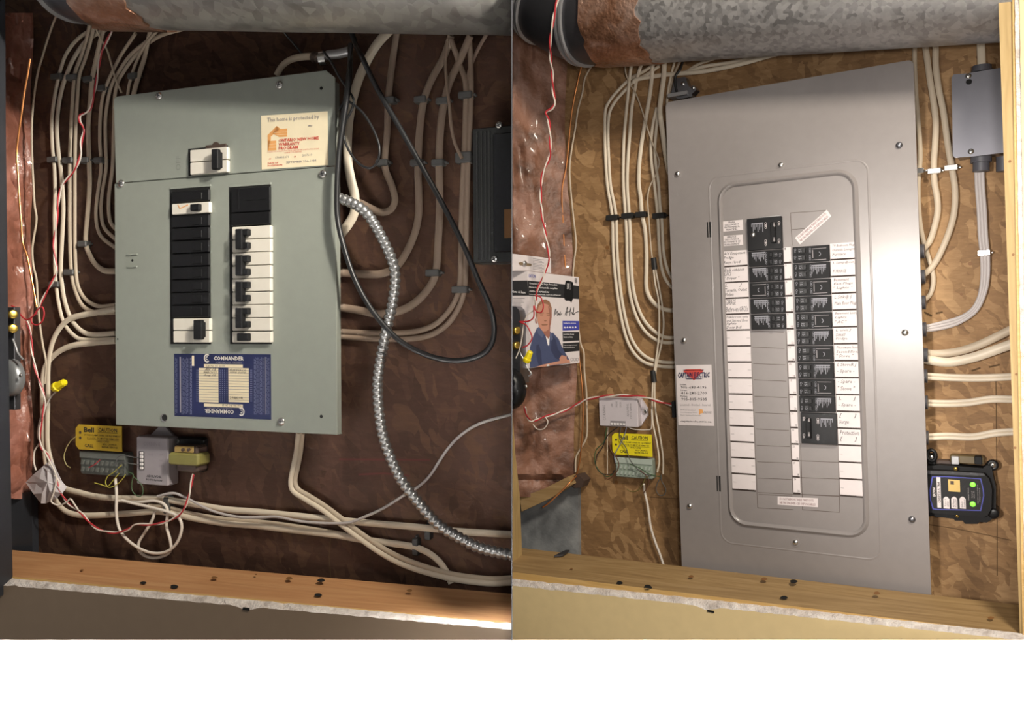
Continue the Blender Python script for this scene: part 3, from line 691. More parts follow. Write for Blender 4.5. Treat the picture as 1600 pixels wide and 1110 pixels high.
# directory cells
def cell(y0, y1, xs, name='directory_card'):
    x0, x1 = xs; x0_, x1_, v0, v1 = rect(B, x0,y0,x1,y1,QW); m = MB(); m.box((x0_,v0,QW+.0002),(x1_,v1,QW+.0006)); return m.build(name, M_label, parent=pb)
LT = (1128.5,393,1145,767); LR = (1167.5,391,1181.5,767)
hand = {0:['A/V Equipment','Fridge','Range Hood'],1:['Back outdoor','GFCI','" Dryer "'],2:['L        J','Tamarin, Outlet','Modem'],3:['GARAGE','Bathroom GFCI\'s'],4:['Powder room vanity','and Second floor','lights','Door Bell']}
for i in range(15):
    y0 = 392+25.0*i; y1 = y0+23; xa = colx(y0+12, *LT); xb = colx(y0+12, *LR)
    o = cell(y0, y1, (xa, xb)); w = QW+.0006
    bars(B, pb, [(xa,y1-.4,xb,y1+2.2)], QW+.0004, M_sep, 'separator')
    if i in hand:
        n = len(hand[i]); write(B, o, [(s, (xa+2, y0+1.5+21*k/n, xa+2+min(34, 2.6*len(s)), y0+1.5+21*k/n+15/n+.8), w, 0, 0, .25) for k, s in enumerate(hand[i])], M_ink, 'handwriting')
    else: bars(B, o, [(xa+1,y0+11,xa+6,y0+11.6),(xb-6,y0+11,xb-1,y0+11.6)], w, M_greyp, 'tick_marks')
RT = (1297,380,1313,772); RR = (1341,377,1355.5,776)
handr = {0:['TV Bedroom Plugs','Outside Livingrm','Furnace'],1:['L Sump@out J','','FURNACE'],2:['Basement','East Plugs','" Lights "'],3:['L Sink@ J','Main floor Plugs'],4:['Basement Living','Lights','" AC "'],5:['L unit J','Small','Fridge'],6:['Microwave hood','Second floor','" Stove "'],7:['L StoveR J','- Spare -'],8:['- Spare -','" Stove "'],9:['L       J','- Spare -'],10:['[       ]','Surge'],11:['Protection','[       ]']}
for i in range(15):
    y0 = 379.5+26.5*i; y1 = y0+24.3; xa = colx(y0+12, *RT); xb = colx(y0+12, *RR)
    o = cell(y0, y1, (xa, xb)); w = QW+.0006
    bars(B, pb, [(xa,y1-.4,xb,y1+2.4)], QW+.0004, M_sep, 'separator')
    if i in handr:
        ls = [s for s in handr[i]]; n = len(ls); write(B, o, [(s, (xa+3, y0+2+20*k/n, xa+3+min(36, 3.0*len(s)), y0+2+20*k/n+14/n), w, 0, 0, .25) for k, s in enumerate(ls) if s], M_pen, 'handwriting')
    else: bars(B, o, [(xa+1,y0+12,xa+6,y0+12.6),(xb-6,y0+12,xb-1,y0+12.6)], w, M_greyp, 'tick_marks')
NT = (1224.5,386,1240,770); NR = (1235.5,385,1251,770)
for i in range(15):
    y0 = 386.5+25.75*i; y1 = y0+23.2; xa = colx(y0+12, *NT); xb = colx(y0+12, *NR)
    o = cell(y0, y1, (xa, xb), 'number_card'); w = QW+.0006
    bars(B, pb, [(xa,y1-.4,xb,y1+2.5)], QW+.0004, M_sep, 'separator')
    a, b_ = str(2*i+1), str(2*i+2); wa = 1.6*len(a); wb = 1.6*len(b_)
    write(B, o, [(a,(xa+1,y0+1,xa+1+wa,y0+4),w),(b_,(xb-1-wb,y1-4,xb-1,y1-1),w)], M_ink, 'number')
# twist-out blanks
def outline(px, name='twistout_blank'):
    x0,x1,v0,v1 = rect(B, *px, QW); m = MB(); m.box((x0+.0004,v0+.0004,QW),(x1-.0004,v1-.0004,QW+.0004),.0003); return m.build(name, M_panB, parent=pb)
def groove(a, b):
    p, q = B.P(*a, QW+.0001), B.P(*b, QW+.0001); n = (q-p).cross(Vector((0,0,1))).normalized()*.0004; return [p-n,q-n,q+n,p+n]
def gr(a, b): q = MB(); q.sheet(groove(a, b)); q.build('twistout_groove', M_rust, parent=pb)
for i in range(11):
    y = 517+25.6*i; xa = colx(y,1167.5,393,1184,790)+2; xb = colx(y,1221,393,1242,790)-3; gr((xa,y),(xb,y+2.3))
for i in range(4):
    y = 694+26.3*i; xa = colx(y,1238,383,1252,790); xb = colx(y,1298,383,1313,798); gr((xa,y),(xb,y+2.5))
for (x0,y0,x1,y1) in ((1172,518,1184,794),(1228,518,1239,770),(1251,695,1254,797),(1310,697,1312,801),(1184,770,1312,776),(1184,794,1240,797),(1254,797,1312,801),(1235,333,1238,384),(1235,333,1290,329),(1237,359,1260,357)): gr((x0,y0),(x1,y1))
# stickers on the cover
def sticker(F, par, quad, m_, name, lines, ink=None, th=.0003):
    m = MB(); m.prism(quad, (0,0,th)); o = m.build(name, m_, parent=par); q = [p+Vector((0,0,th)) for p in quad]
    m = MB()
    for s, bx in lines: m.text(s, qsub(q, *bx))
    m.build('lettering', ink or M_ink, parent=o); return o, q
sticker(B, pb, rquad(B,1127,345,1161,361,QW), M_label, 'disconnect_sticker', [('MAIN',(.35,.05,.62,.22)),('DISCONNECT',(.18,.29,.82,.46)),('SECTIONNEUR',(.15,.53,.85,.7)),('PRINCIPAL',(.22,.77,.75,.94))])
sticker(B, pb, rquad(B,1127,368,1161,384,QW), M_label, 'disconnect_sticker', [('SERVICE',(.28,.05,.7,.22)),('DISCONNECT',(.18,.29,.82,.46)),('SECTIONNEUR DE',(.12,.53,.88,.7)),('BRANCHEMENT',(.15,.77,.85,.94))])
sticker(B, pb, [B.P(1242,372,QW),B.P(1292,328,QW),B.P(1299,338,QW),B.P(1250,382,QW)], M_label, 'warning_sticker', [('DO NOT REMOVE THESE TWISTOUTS',(.06,.12,.94,.42)),('NE PAS ENLEVER CES DEFONCABLES',(.06,.56,.94,.86))], M_pinkp)
sticker(B, pb, [B.P(1215,776,QW),B.P(1278,779,QW),B.P(1278,793,QW),B.P(1215,789,QW)], M_label, 'warning_sticker', [('DO NOT REMOVE THESE TWISTOUTS',(.06,.14,.9,.4)),('NE PAS ENLEVER CES DEFONCABLES',(.06,.58,.94,.84))], M_pinkp)
# breakers
TW = QW+.006
def tandem(y0, y1, side, style):
    if side < 0: xa, xb = cols(y0+12, (1169,393,1174,516), (1222.5,393,1228,516))
    else: xa, xb = cols(y0+12, (1238,384,1252,695), (1295,382,1307,695))
    x0,x1,v0,v1 = rect(B, xa,y0,xb,y1,TW); m = MB(); m.box((x0,v0,QW),(x1,v1,TW),.0008); o = m.build('breaker', M_black, parent=pb)
    f = lambda t: lerp(xa,xb,t) if side < 0 else lerp(xb,xa,t)
    def bx(a,b,c,d): 
        p, q = sorted((f(a),f(b))); return (p, y0+(y1-y0)*c, q, y0+(y1-y0)*d)
    for c_ in (.1,.55):
        X0,X1,V0,V1 = rect(B, *bx(.62,.86,c_,c_+.36), TW); m = MB(); m.box((X0,V0,TW),(X1,V1,TW+.001),.0003)
        X0,X1,V0,V1 = rect(B, *bx(.63,.72,c_+.03,c_+.33), TW); m.box((X0,V0,TW),(X1,V1,TW+.005),.0008); m.build('toggle', M_blackG, parent=o)
    lines = []
    for c_ in (.12,.57):
        lines += [('15', bx(.76,.84,c_+.08,c_+.26), TW+.001, 1 if side<0 else 3), ('On', bx(.9,.96,c_+.04,c_+.3), TW, 3), ('CBD', bx(.5,.55,c_,c_+.34), TW, 3)]
    write(B, o, lines, M_dimp, 'lettering')
    if style == 0:      # rows of small figures
        bars(B, o, [bx(.12+.045*k, .14+.045*k, .2, .45+.25*((k*7)%3)/2) for k in range(9)]+[bx(.1,.5,.12,.2),bx(.1,.48,.26,.32)], TW, M_dimp)
    else:
        c = B.P(f(.3), y0+(y1-y0)*.5, TW+.0002); m = MB(); vs = [c+Vector((r*math.cos(t), r*math.sin(t), 0)) for r in (.004,.003) for t in [math.radians((110 if side<0 else -70)+140*i/8) for i in range(9)]]
        m.add(vs, [(i,i+1,10+i,9+i) for i in range(8)]); m.build('print', M_dimp, parent=o)
        bars(B, o, [bx(.44,.46,.25,.75),bx(.08,.48,.14,.17),bx(.08,.48,.83,.86)], TW, M_greyp)
for i, stl in enumerate((0,0,1,0,0)): tandem(391.5+24.9*i, 391.5+24.9*i+24, -1, stl)
for i in range(10): tandem(384.5+26.1*i, 384.5+26.1*i+25.2, 1, (i+1)%2)
def twopole(px, side):
    x0,x1,v0,v1 = rect(B, *px, TW); m = MB(); m.box((x0,v0,QW),(x1,v1,TW+.001),.001); o = m.build('main_breaker' if side<0 else 'breaker', M_blackG, parent=pb)
    a,b_,c_,d = px; X = (lambda t: lerp(a,c_,t)) if side<0 else (lambda t: lerp(c_,a,t)); Y = lambda t: lerp(b_,d,t)
    def bx(p,q,r,s): s1,s2 = sorted((X(p),X(q))); return (s1,Y(r),s2,Y(s))
    X0,X1,V0,V1 = rect(B, *bx(.7,.84,.15,.8), TW); m = MB(); m.box((X0,V0,TW+.001),(X1,V1,TW+.009),.0015); m.build('handle_tie', M_black, parent=o)
    write(B, o, [('On',bx(.88,.95,.12,.24),TW+.001,3),('On',bx(.88,.95,.66,.8),TW+.001,3),('CBD',bx(.5,.56,.15,.35),TW+.001,3),('CBD',bx(.5,.56,.68,.88),TW+.001,3),('100',bx(.75,.8,.16,.28),TW+.009,3),('100',bx(.75,.8,.62,.74),TW+.009,3)], M_label)
    bars(B, o, [bx(.12+.045*k, .14+.045*k, .2, .3+.15*((k*5)%3)/2) for k in range(8)]+[bx(.12,.46,.17,.21)], TW+.001, M_dimp)
    return o
o = twopole((1167.5,340,1222,390.5), -1); screw(B, o, 1176.5,367, TW+.001, .004, M_chrome)
twopole((1251.5,646,1308,694.5), 1)
label_rect(B, pb, (1186,338,1221,341), QW+.001, M_chrome, 'breaker_clip'); 
# company sticker
q = [B.P(1056,571,QW),B.P(1111.5,570,QW),B.P(1116,666,QW),B.P(1060,664.5,QW)]
o, q = sticker(B, pb, q, M_label, 'company_sticker', [('Durham:',(.1,.31,.28,.335)),('905-683-4195',(.12,.345,.84,.39)),('Toronto:',(.1,.405,.3,.43)),('416-281-2700',(.12,.44,.84,.485)),('Markham:',(.1,.50,.3,.53)),('905-305-9535',(.12,.54,.84,.585)),('captainelectric.ca',(.07,.915,.93,.955))])
m = MB()
for s, bx in (('Licensed - Bonded - Insured',(.08,.64,.92,.675)),('All Work Guaranteed',(.08,.73,.5,.755)),('24 hr Emergency Service',(.08,.775,.55,.8)),('Expert, Courteous Professionals',(.08,.82,.65,.845)),('eMAIL MONEY',(.72,.76,.95,.8))): m.text(s, qsub(q, *bx))
m.build('grey_lettering', M_greyp, parent=o)
f = lambda s,t,d=.0003: q[0].lerp(q[1],s).lerp(q[3].lerp(q[2],s),t)+Vector((0,0,d))
m = MB(); m.sheet([f(.28,.07),f(.7,.07),f(.78,.1),f(.5,.255),f(.2,.1)]); m.build('red_shield', M_redp, parent=o)
m = MB(); m.text('CAPTAIN ELECTRIC', qsub(q,.05,.12,.95,.21), Vector((0,0,.0008)), .2, .035); m.sheet([f(.2,.08),f(.8,.08),f(.74,.1),f(.26,.1)]); m.sheet([f(.24,.22),f(.76,.22),f(.7,.235),f(.3,.235)]); m.build('blue_emblem', M_blue, parent=o)
m = MB(); m.sheet([f(.6,.725),f(.7,.73),f(.72,.79),f(.64,.8),f(.6,.84)]); m.build('orange_mark', M_orange, parent=o)
# ============================================================ CABLES
def to3(F, pts, w):
    return [F.P(p[0], p[1], p[2] if len(p) > 2 else w) for p in pts]
def cable(F, label, pts, r=.0036, t=.0022, m_=None, w=.006, name='cable', cat='cable', group=None, n=8, keep=None):
    m = MB(); m.tube(to3(F, pts, w), r, t, n); o = m.build(name, m_ or M_cable, F)
    if keep: clip(o, keep)
    return tag(o, label, cat, group)
def twisted(F, label, pts, r=.0011, w=.02, turns=.065, off=.0010, extra=None, cols=None):
    path = smooth(to3(F, pts, w), 6); t = thing('twisted_wire', F, path[0], label, 'wire')
    L_ = [0.0]
    for a, b in zip(path[:-1], path[1:]): L_.append(L_[-1]+(b-a).length)
    for k, (nm, mt) in enumerate(cols or (('red_strand', M_red), ('white_strand', M_wire))):
        pp = []
        for i, p in enumerate(path):
            tg = (path[min(i+1,len(path)-1)]-path[max(i-1,0)]).normalized(); sd = tg.cross(Vector((0,0,1))).normalized(); nn = sd.cross(tg)
            a = 2*math.pi*L_[i]/turns + k*math.pi; pp.append(p + sd*(off*math.cos(a)) + nn*(off*math.sin(a)))
        m = MB(); m.tube(pp, r, n=6, raw=True); m.build(nm, mt, parent=t)
    return t
def clip_(F, label, px, py, wd=.011, hh=.0045, m_=None, h=.0108, nail=1, group=None, vert=False):
    c = F.P(px, py, 0); t = thing('cable_clip', F, c, label, 'cable clip', group)
    a, b = (hh, wd) if vert else (wd, hh)
    m = MB(); m.box((c.x-a, c.y-b, 0), (c.x+a, c.y+b, h), .0015); m.build('strap', m_ or M_clip, parent=t)
    off = Vector((0,(wd+.002),0)) if vert else Vector(((wd+.002)*nail,0,0))
    m = MB(); m.cyl(c+off, (0,0,1), .0018, h*.6, 10, dome=.001); m.build('nail', M_chrome if m_ is M_strap else (m_ or M_clip), parent=t)
    return t
g = 'cream cables beside the old panel'
CL = M_cableL; CD = M_cable; CB = M_cableD
cable(A, 'thin tan cable hanging in wavy line just right of the pink insulation by old panel', [(95,8,.05),(85,32,.03),(75,60),(66,90),(60,110),(54,145),(50,190),(50,240),(52,285),(54,320),(57,343),(53,370),(50.5,390),(52,415),(57,437),(59,470),(62,505),(67,540),(72,568),(70,600)], .0017, .0015, CD, .03)
cable(A, 'outer cable of the leftmost clipped pair, curving into the old panel', [(190,28,.03),(160,38,.02),(125,58),(105,82),(95,108),(90,128),(85,155),(81,190),(82,230),(85,262),(86,300),(85,340),(86,380),(86,420),(88,447),(92,476),(100,505),(115,524),(132,531),(180,530)], .0032, .0022, CL)
cable(A, 'inner cable of the leftmost clipped pair, curving into the old panel', [(200,34,.03),(165,46,.02),(135,64),(115,92),(105,115),(98,135),(92,165),(89,200),(91,235),(95,265),(98,300),(99,330),(97,375),(95,420),(97,446),(102,474),(112,500),(127,517),(145,523),(180,521)], .0037, .0024, CL)
cable(A, 'outer cable of the second clipped pair from left beside old panel', [(142,18,.03),(138,50,.02),(128,85),(118,112),(115,135),(113,165),(111,200),(109,250),(109,300),(109,350),(110,400),(112,430),(118,455),(129,478),(150,489),(180,488)], .0034, .0022)
cable(A, 'inner cable of the second clipped pair from left beside old panel', [(148,20,.03),(144,55,.02),(134,90),(125,115),(122,140),(120,170),(118,205),(117,260),(117,320),(117,380),(119,430),(124,453),(136,470),(155,479),(180,477)], .0032, .0022)
cable(A, 'single brown cable under the third clip from left beside old panel', [(168,25,.03),(158,60,.02),(150,95),(144,125),(141,160),(138,200),(139,240),(140,290),(137,335),(134,378),(141,400),(150,414),(163,423),(181,424)], .0042, .0026)
cable(A, 'outer cable of the pair closest to the old panel left edge', [(212,52,.02),(190,85),(176,112),(168,130),(161,150),(157,180),(156,220),(158,262),(153,300),(150,330),(152,355),(160,372),(181,388)], .003, .002, CD)
cable(A, 'inner cable of the pair closest to the old panel left edge', [(235,60,.02),(205,85),(187,110),(176,130),(170,150),(165,185),(165,225),(166,262),(160,300),(158,330),(163,356),(181,375)], .003, .002, CD)
cable(A, 'innermost brown cable dipping behind the old panel left edge', [(290,44,.03),(250,56,.02),(220,78),(196,108),(181,140),(178,200),(176,260),(170,310),(172,345),(184,362)], .0032, .002, CD)
cable(A, 'wide flat cable under the clip above the old panel top left corner', [(238,36,.03),(232,62,.02),(226,90),(219,112),(212,135),(205,165)], .0042, .0024)
cable(A, 'narrow cable left of the wide one above the old panel top left corner', [(250,44,.03),(230,66,.02),(214,95),(206,118),(201,138),(198,165)], .0024, .002)
cable(A, 'thin dusty cable slanting down to the old panel top left corner', [(145,20,.05),(152,50,.03),(166,75),(174,100),(180,122),(190,145)], .0016, .0014, CD, .012)
for (x,y,w_,l) in ((95,122,.0105,'grey clip on the leftmost cable pair, upper row left of old panel'),(119,123,.0105,'grey clip on the second cable pair, upper row left of old panel'),(144,126,.0085,'grey clip on the single third cable, upper row left of old panel'),(165,140,.0075,'small grey clip nearest the old panel, upper row on its left'),(214,121,.0085,'grey clip above the old panel top left corner'),
    (89,251,.0095,'grey clip on the leftmost cable pair, middle row left of old panel'),(113,252,.0095,'dark clip on the second cable pair, middle row left of old panel'),(139,252,.0085,'dark clip on the single third cable, middle row left of old panel'),(161,252,.0085,'dark clip nearest the old panel, middle row on its left'),
    (92,445,.0095,'grey clip on the leftmost cable pair, lowest on its run left of old panel'),(115,426,.0095,'brown-grey clip on the second cable pair, lower left of old panel'),(136,382,.0085,'brown-grey clip on the single third cable, lower left of old panel')):
    clip_(A, l, x, y, w_)
# two cables sweeping from the panel's left down to the paper tag
cable(A, 'upper of two white cables bending from old panel left edge down to the paper tag', [(181,483),(150,489),(132,492),(110,498),(95,511),(84,530),(78,552),(75,582),(75,620),(74,660),(75,700),(86,740),(100,762),(125,770),(150,776),(185,779),(240,779),(290,786),(350,796),(400,800),(450,805),(520,812),(580,818),(650,824),(720,831),(799,836)], .0044, .0026, CL, .009)
cable(A, 'lower of two white cables bending from old panel left edge down to the paper tag', [(181,533),(146,536),(115,540),(93,549),(76,565),(68,582),(66,620),(67,660),(69,700),(75,745),(84,775),(95,793),(112,803),(140,806),(200,803),(250,800),(300,810),(350,818),(400,822),(450,828),(520,836),(560,843),(600,848),(650,856),(680,872),(697,893),(705,912)], .0044, .0026, CL, .007)
cable(A, 'off white cable lying along the top of the lower bundle below the old panel', [(232,790),(262,793),(300,803),(350,811),(400,815),(450,821),(500,829),(540,836)], .003, .002, CD, .006)
clip_(A, 'dark clip on the lower cable bundle below the old panel transformer', 268, 788, .012, .005, M_clip, .012, 1, None, True)
clip_(A, 'dark clip on the bent cable at the lower right of the old alcove', 653, 853, .011, .0045, M_clipK, .009, 1, None, True)
clip_(A, 'dark clip hidden under the metal conduit at the lower right of the old alcove', 672, 830, .010, .0045, M_clipK, .009, 1, None, True)
cable(A, 'left strand of the doubled cable leaving the old panel bottom edge', [(466,676,.03),(463,705),(458,730),(454,752),(458,768),(477,781),(503,797),(530,818),(560,841),(600,868),(640,887),(700,904),(760,912),(799,911)], .0036, .0026, CL, .013)
cable(A, 'right strand of the doubled cable leaving the old panel bottom edge', [(473,676,.03),(470,705),(465,730),(461,751),(466,765),(484,776),(509,792),(537,813),(567,836),(607,862),(647,880),(703,897),(762,905),(799,904)], .0036, .0024, CD, .011)
cable(A, 'thin grey-white cable rising behind the metal conduit to the far right of old alcove', [(246,776),(270,771),(290,778),(330,798),(370,808),(405,809),(432,808),(470,815),(510,818),(545,817),(570,808),(600,794),(635,772),(655,760),(673,742),(695,708),(718,682),(750,662),(799,648)], .0019, .0017, M_cableG, .016)
cable(A, 'white phone cable looping under the green terminal block', [(180,748,.02),(182,770),(182,805),(188,830),(205,849),(228,862),(250,865),(268,858),(280,842),(284,822),(278,808),(262,800),(235,793),(205,786),(190,782)], .0022, .002, M_wire, .022)
cable(A, 'white phone cable in an hourglass loop beside the first loop, hanging lowest', [(185,783),(215,785),(240,783),(256,788),(262,800),(260,822),(266,845),(266,862),(250,871),(232,871),(218,862),(217,848),(226,833),(237,815),(242,800)], .0022, .002, M_wire, .018)
# red/white twisted wire
twisted(A, 'red and white twisted bell wire running down the left of the old panel', [(203,-6),(193,15),(182,28),(176,46),(168,62),(158,84),(154,105),(150,132),(146,152),(141,170),(133,177),(125,181),(125,190),(131,203),(127,222),(126,242),(119,262),(108,276),(97,290),(92,310),(89,340),(87,360),(84,385),(86,405),(89,425),(82,440),(72,458),(63,476),(58,492)], w=.03)
twisted(A, 'red and white twisted bell wire from the insulation past the paper tag to the transformer', [(42,502),(48,522),(50,548),(55,575),(62,598),(70,624),(67,650),(62,678),(65,700),(76,712),(79,735),(90,750),(95,770),(108,788),(128,803),(140,817),(155,828),(180,833),(200,828),(212,820),(240,820),(262,815),(278,806),(289,793),(296,772),(300,750),(302,742,.03)], w=.028)
cable(A, 'single red wire loop in front of the pink insulation left of old panel', [(18,478),(28,483),(32,492),(42,500),(52,494),(59,484),(66,480),(69,490),(66,502),(58,508),(50,505),(48,496)], .0011, .0011, M_red, .05, name='wire', cat='wire')
cable(A, 'thin white wire looping left of the paper tag below the wire nut', [(92,608),(80,620),(72,635),(63,655),(59,680),(62,692),(54,705),(53,722),(56,735)], .0012, .0012, M_wire, .024, name='wire', cat='wire')
cable(A, 'thin white wire curling over the paper tag', [(66,700,.034),(78,722,.034),(88,745,.034),(84,770,.034),(80,784,.034),(92,790),(104,785),(110,780),(116,788),(122,797)], .0012, .0012, M_wire, .03, name='wire', cat='wire')
cable(A, 'bare copper ground wire hanging in front of pink insulation, left of old panel', [(47,92),(43,118),(38,145),(34,175),(29,210),(26,240),(28,275),(30,310),(33,350),(35,378),(42,400),(47,425),(52,452),(57,480)], .0014, .0012, M_copper, .112, name='wire', cat='wire')
# ---------------- right side of the old alcove
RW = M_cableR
cable(A, 'thick cream service cable just right of the old panel, ending at its edge', [(612,44,.03),(590,68,.02),(572,98),(560,125),(550,160),(544,200),(543,245),(548,280),(554,305),(554,330),(546,348),(528,372)], .0068, .0045, CL, .01)
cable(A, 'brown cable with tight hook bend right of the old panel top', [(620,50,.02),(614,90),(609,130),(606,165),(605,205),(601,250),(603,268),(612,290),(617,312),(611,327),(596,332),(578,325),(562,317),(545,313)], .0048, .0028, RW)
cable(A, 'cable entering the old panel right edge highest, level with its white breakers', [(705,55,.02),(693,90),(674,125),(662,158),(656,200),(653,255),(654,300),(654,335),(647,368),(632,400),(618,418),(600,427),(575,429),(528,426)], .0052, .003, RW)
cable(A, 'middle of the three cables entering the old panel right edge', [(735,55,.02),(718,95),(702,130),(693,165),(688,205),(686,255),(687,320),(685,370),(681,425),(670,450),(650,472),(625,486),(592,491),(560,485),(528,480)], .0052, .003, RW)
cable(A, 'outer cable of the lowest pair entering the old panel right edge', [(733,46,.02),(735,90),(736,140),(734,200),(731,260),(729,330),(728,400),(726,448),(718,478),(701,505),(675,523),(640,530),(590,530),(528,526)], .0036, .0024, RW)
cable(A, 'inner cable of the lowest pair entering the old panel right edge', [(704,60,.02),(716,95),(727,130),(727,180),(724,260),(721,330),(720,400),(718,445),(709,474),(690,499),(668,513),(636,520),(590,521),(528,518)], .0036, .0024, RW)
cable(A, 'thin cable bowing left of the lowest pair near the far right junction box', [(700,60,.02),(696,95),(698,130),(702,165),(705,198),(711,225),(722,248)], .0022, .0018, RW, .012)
cable(A, 'faint cable slanting out of view under the duct, far right of old alcove', [(765,46,.02),(748,75),(735,105),(728,135)], .0026, .002, CB, .004)
for (x,y,w_,l) in ((612,159,.0085,'dark clip on the hooked brown cable right of old panel'),(661,158,.0085,'dark clip on the highest of three side cables, upper row right of old panel'),(695,160,.0085,'dark clip on the middle side cable, upper row right of old panel'),(731,151,.0095,'black clip near the top of the pair left of the far junction box'),
    (601,256,.0085,'dark clip on the hooked brown cable level with the panel seam'),(655,256,.0085,'dark clip on the highest of three side cables, middle row right of old panel'),(688,256,.0085,'dark clip on the middle side cable, middle row right of old panel'),(728,248,.011,'large black clip with bright screw beside the far junction box'),
    (680,427,.0095,'brown-grey clip where the middle side cable bends to the old panel'),(722,453,.0105,'brown-grey clip where the lowest pair bends to the old panel')):
    clip_(A, l, x, y, w_, .0045 if w_<.011 else .007)
for y,l in ((426,'small steel connector where the highest side cable enters the old panel'),(479,'small bright connector where the middle side cable enters the old panel'),(522,'small steel connector where the lowest cable pair enters the old panel'),(370,'small steel connector where the thick cable enters the old panel')):
    m = MB(); c = A.P(520,y,.014); m.cyl(c, (1,0,0), .007, .012, 14); tag(m.build('connector', M_chrome, A), l, 'connector')
cable(A, 'thick black cable sweeping in a big loop over the conduit right of old panel', [(548,46,.05),(556,70,.05),(566,90),(590,140),(625,200),(660,262),(700,335),(728,392),(748,440),(765,478),(772,510),(768,538),(750,556),(715,564),(675,558),(632,538),(603,512),(578,480),(556,440),(540,395),(528,345),(526.5,300),(529,245),(535,200),(541,160),(546,120),(548,70,.04)], .0034, .0034, M_blackc, .065, n=10)
cable(A, 'thin black cord making a small loop beside the old panel top right corner', [(505,80),(517,96),(530,120),(545,142),(553,158),(548,175),(540,190),(537,212),(545,235),(560,255),(578,263),(590,252),(593,232),(586,208),(572,183),(558,168),(541,158),(530,172)], .0016, .0016, M_blackc, .06)
cable(A, 'dark cord hanging straight down along the old panel right edge', [(549,70),(546,95),(542,130),(538,160),(533,190),(529,230),(528,262)], .0022, .0022, M_blackc, .056)
cable(A, 'thin black cord slanting down behind the duct above the old panel', [(440,46,.04),(456,65,.03),(470,82,.02),(476,92,.02)], .0013, .0013, M_blackc, .02)
cable(A, 'torn end of a cream cable arching over the old panel top edge', [(432,118,.02),(441,103,.02),(455,93,.025),(472,89,.03),(489,88,.03)], .0048, .0032, CD, .02)
m = MB(); m.tube(to3(A, [(488,89,.03),(500,90,.033),(508,92,.035)], .03), .0062, .005, 10, rad=lambda i,n: 1+.3*math.sin(i*2.3)); tag(m.build('torn_wrap', M_rust, A), 'dark torn wrap at the end of the arching cream cable above the old panel', 'wrap')
m = MB(); t = thing('conduit_fitting', A, A.P(520,86,.03), 'galvanised conduit fitting sticking out above the old panel top right corner', 'fitting')
m.tube(to3(A, [(512,86,.035),(530,84,.035),(546,80,.035)], .03), .006, n=14); m.build('pipe_stub', M_bead, parent=t)
m = MB(); m.tube(to3(A, [(502,92,.036),(506,91.5,.036),(512,91,.036)], .03), .0095, n=14, raw=True); m.build('collar', M_chrome, parent=t)
# armoured conduit: one swept, ribbed tube
path = smooth(to3(A, [(528,309),(545,315),(562,324),(575,336),(586,352),(600,378),(612,405),(617,425),(617,448),(612,480),(604,515),(597,550),(591,585),(590,610),(592,640),(598,680),(610,715),(628,752),(655,787),(685,820),(720,842),(755,858),(806,869)], .045), 4)
# resample evenly
Ls=[0.0]
for a,b in zip(path[:-1],path[1:]): Ls.append(Ls[-1]+(b-a).length)
def at_len(d):
    for i in range(len(Ls)-1):
        if Ls[i+1] >= d: return path[i].lerp(path[i+1], (d-Ls[i])/max(1e-9,(Ls[i+1]-Ls[i])))
    return path[-1]
pitch=.0078; nseg=int(Ls[-1]/pitch)
pp=[]
for i in range(nseg):
    for fr in (0,.12,.3,.62,.8): pp.append(at_len((i+fr)*pitch))
prof=[.8,.98,1.06,1.02,.84]
m = MB(); m.tube(pp, .0068, n=12, raw=True, rad=lambda i,n: prof[i%5]); o = m.build('armoured_conduit', M_cond, A); clip(o, -1); tag(o, 'ribbed flexible steel conduit curving from the old panel right edge to lower right', 'conduit')
# junction box at far right of the old alcove
t = thing('junction_box', A, A.P(770,300,0), 'dark grey metal box with a darker lid at the far right of the old alcove', 'junction box')
x0 = A.P(738,300,.03).x; y0 = A.P(770,411,.03).y; y1 = A.P(770,198,.03).y
m = MB(); m.box((x0,y0,0),(x0+.12,y1,.03),.002); o = m.build('box_body', mat('dull grey box paint',(.035,.037,.037),.4,.3), parent=t); clip(o,-1)
m = MB(); 
for k in (.006,.012,.017,.022): m.box((x0+k,y0+.004,.029),(x0+k+.002,y1-.004,.0318),.0006)
m.build('side_rib', mat('rib paint',(.06,.062,.06),.35,.3), parent=t)
m = MB(); m.box((x0+.03,y0+.012,.03),(x0+.12,y1-.01,.038),.002); o = m.build('lid', mat('dark lid paint',(.018,.019,.022),.35,.3), parent=t); clip(o,-1)
m = MB(); a = A.P(795,327,.0385); b = A.P(795,372,.0385); m.box((a.x-.006,b.y,.038),(a.x+.02,a.y,.0386)); o = m.build('lid_label', M_knot, parent=t); clip(o,-1)
for x,y in ((780,196),(773,405)): screw(A, t, x, y, .031, .0045, M_chrome)

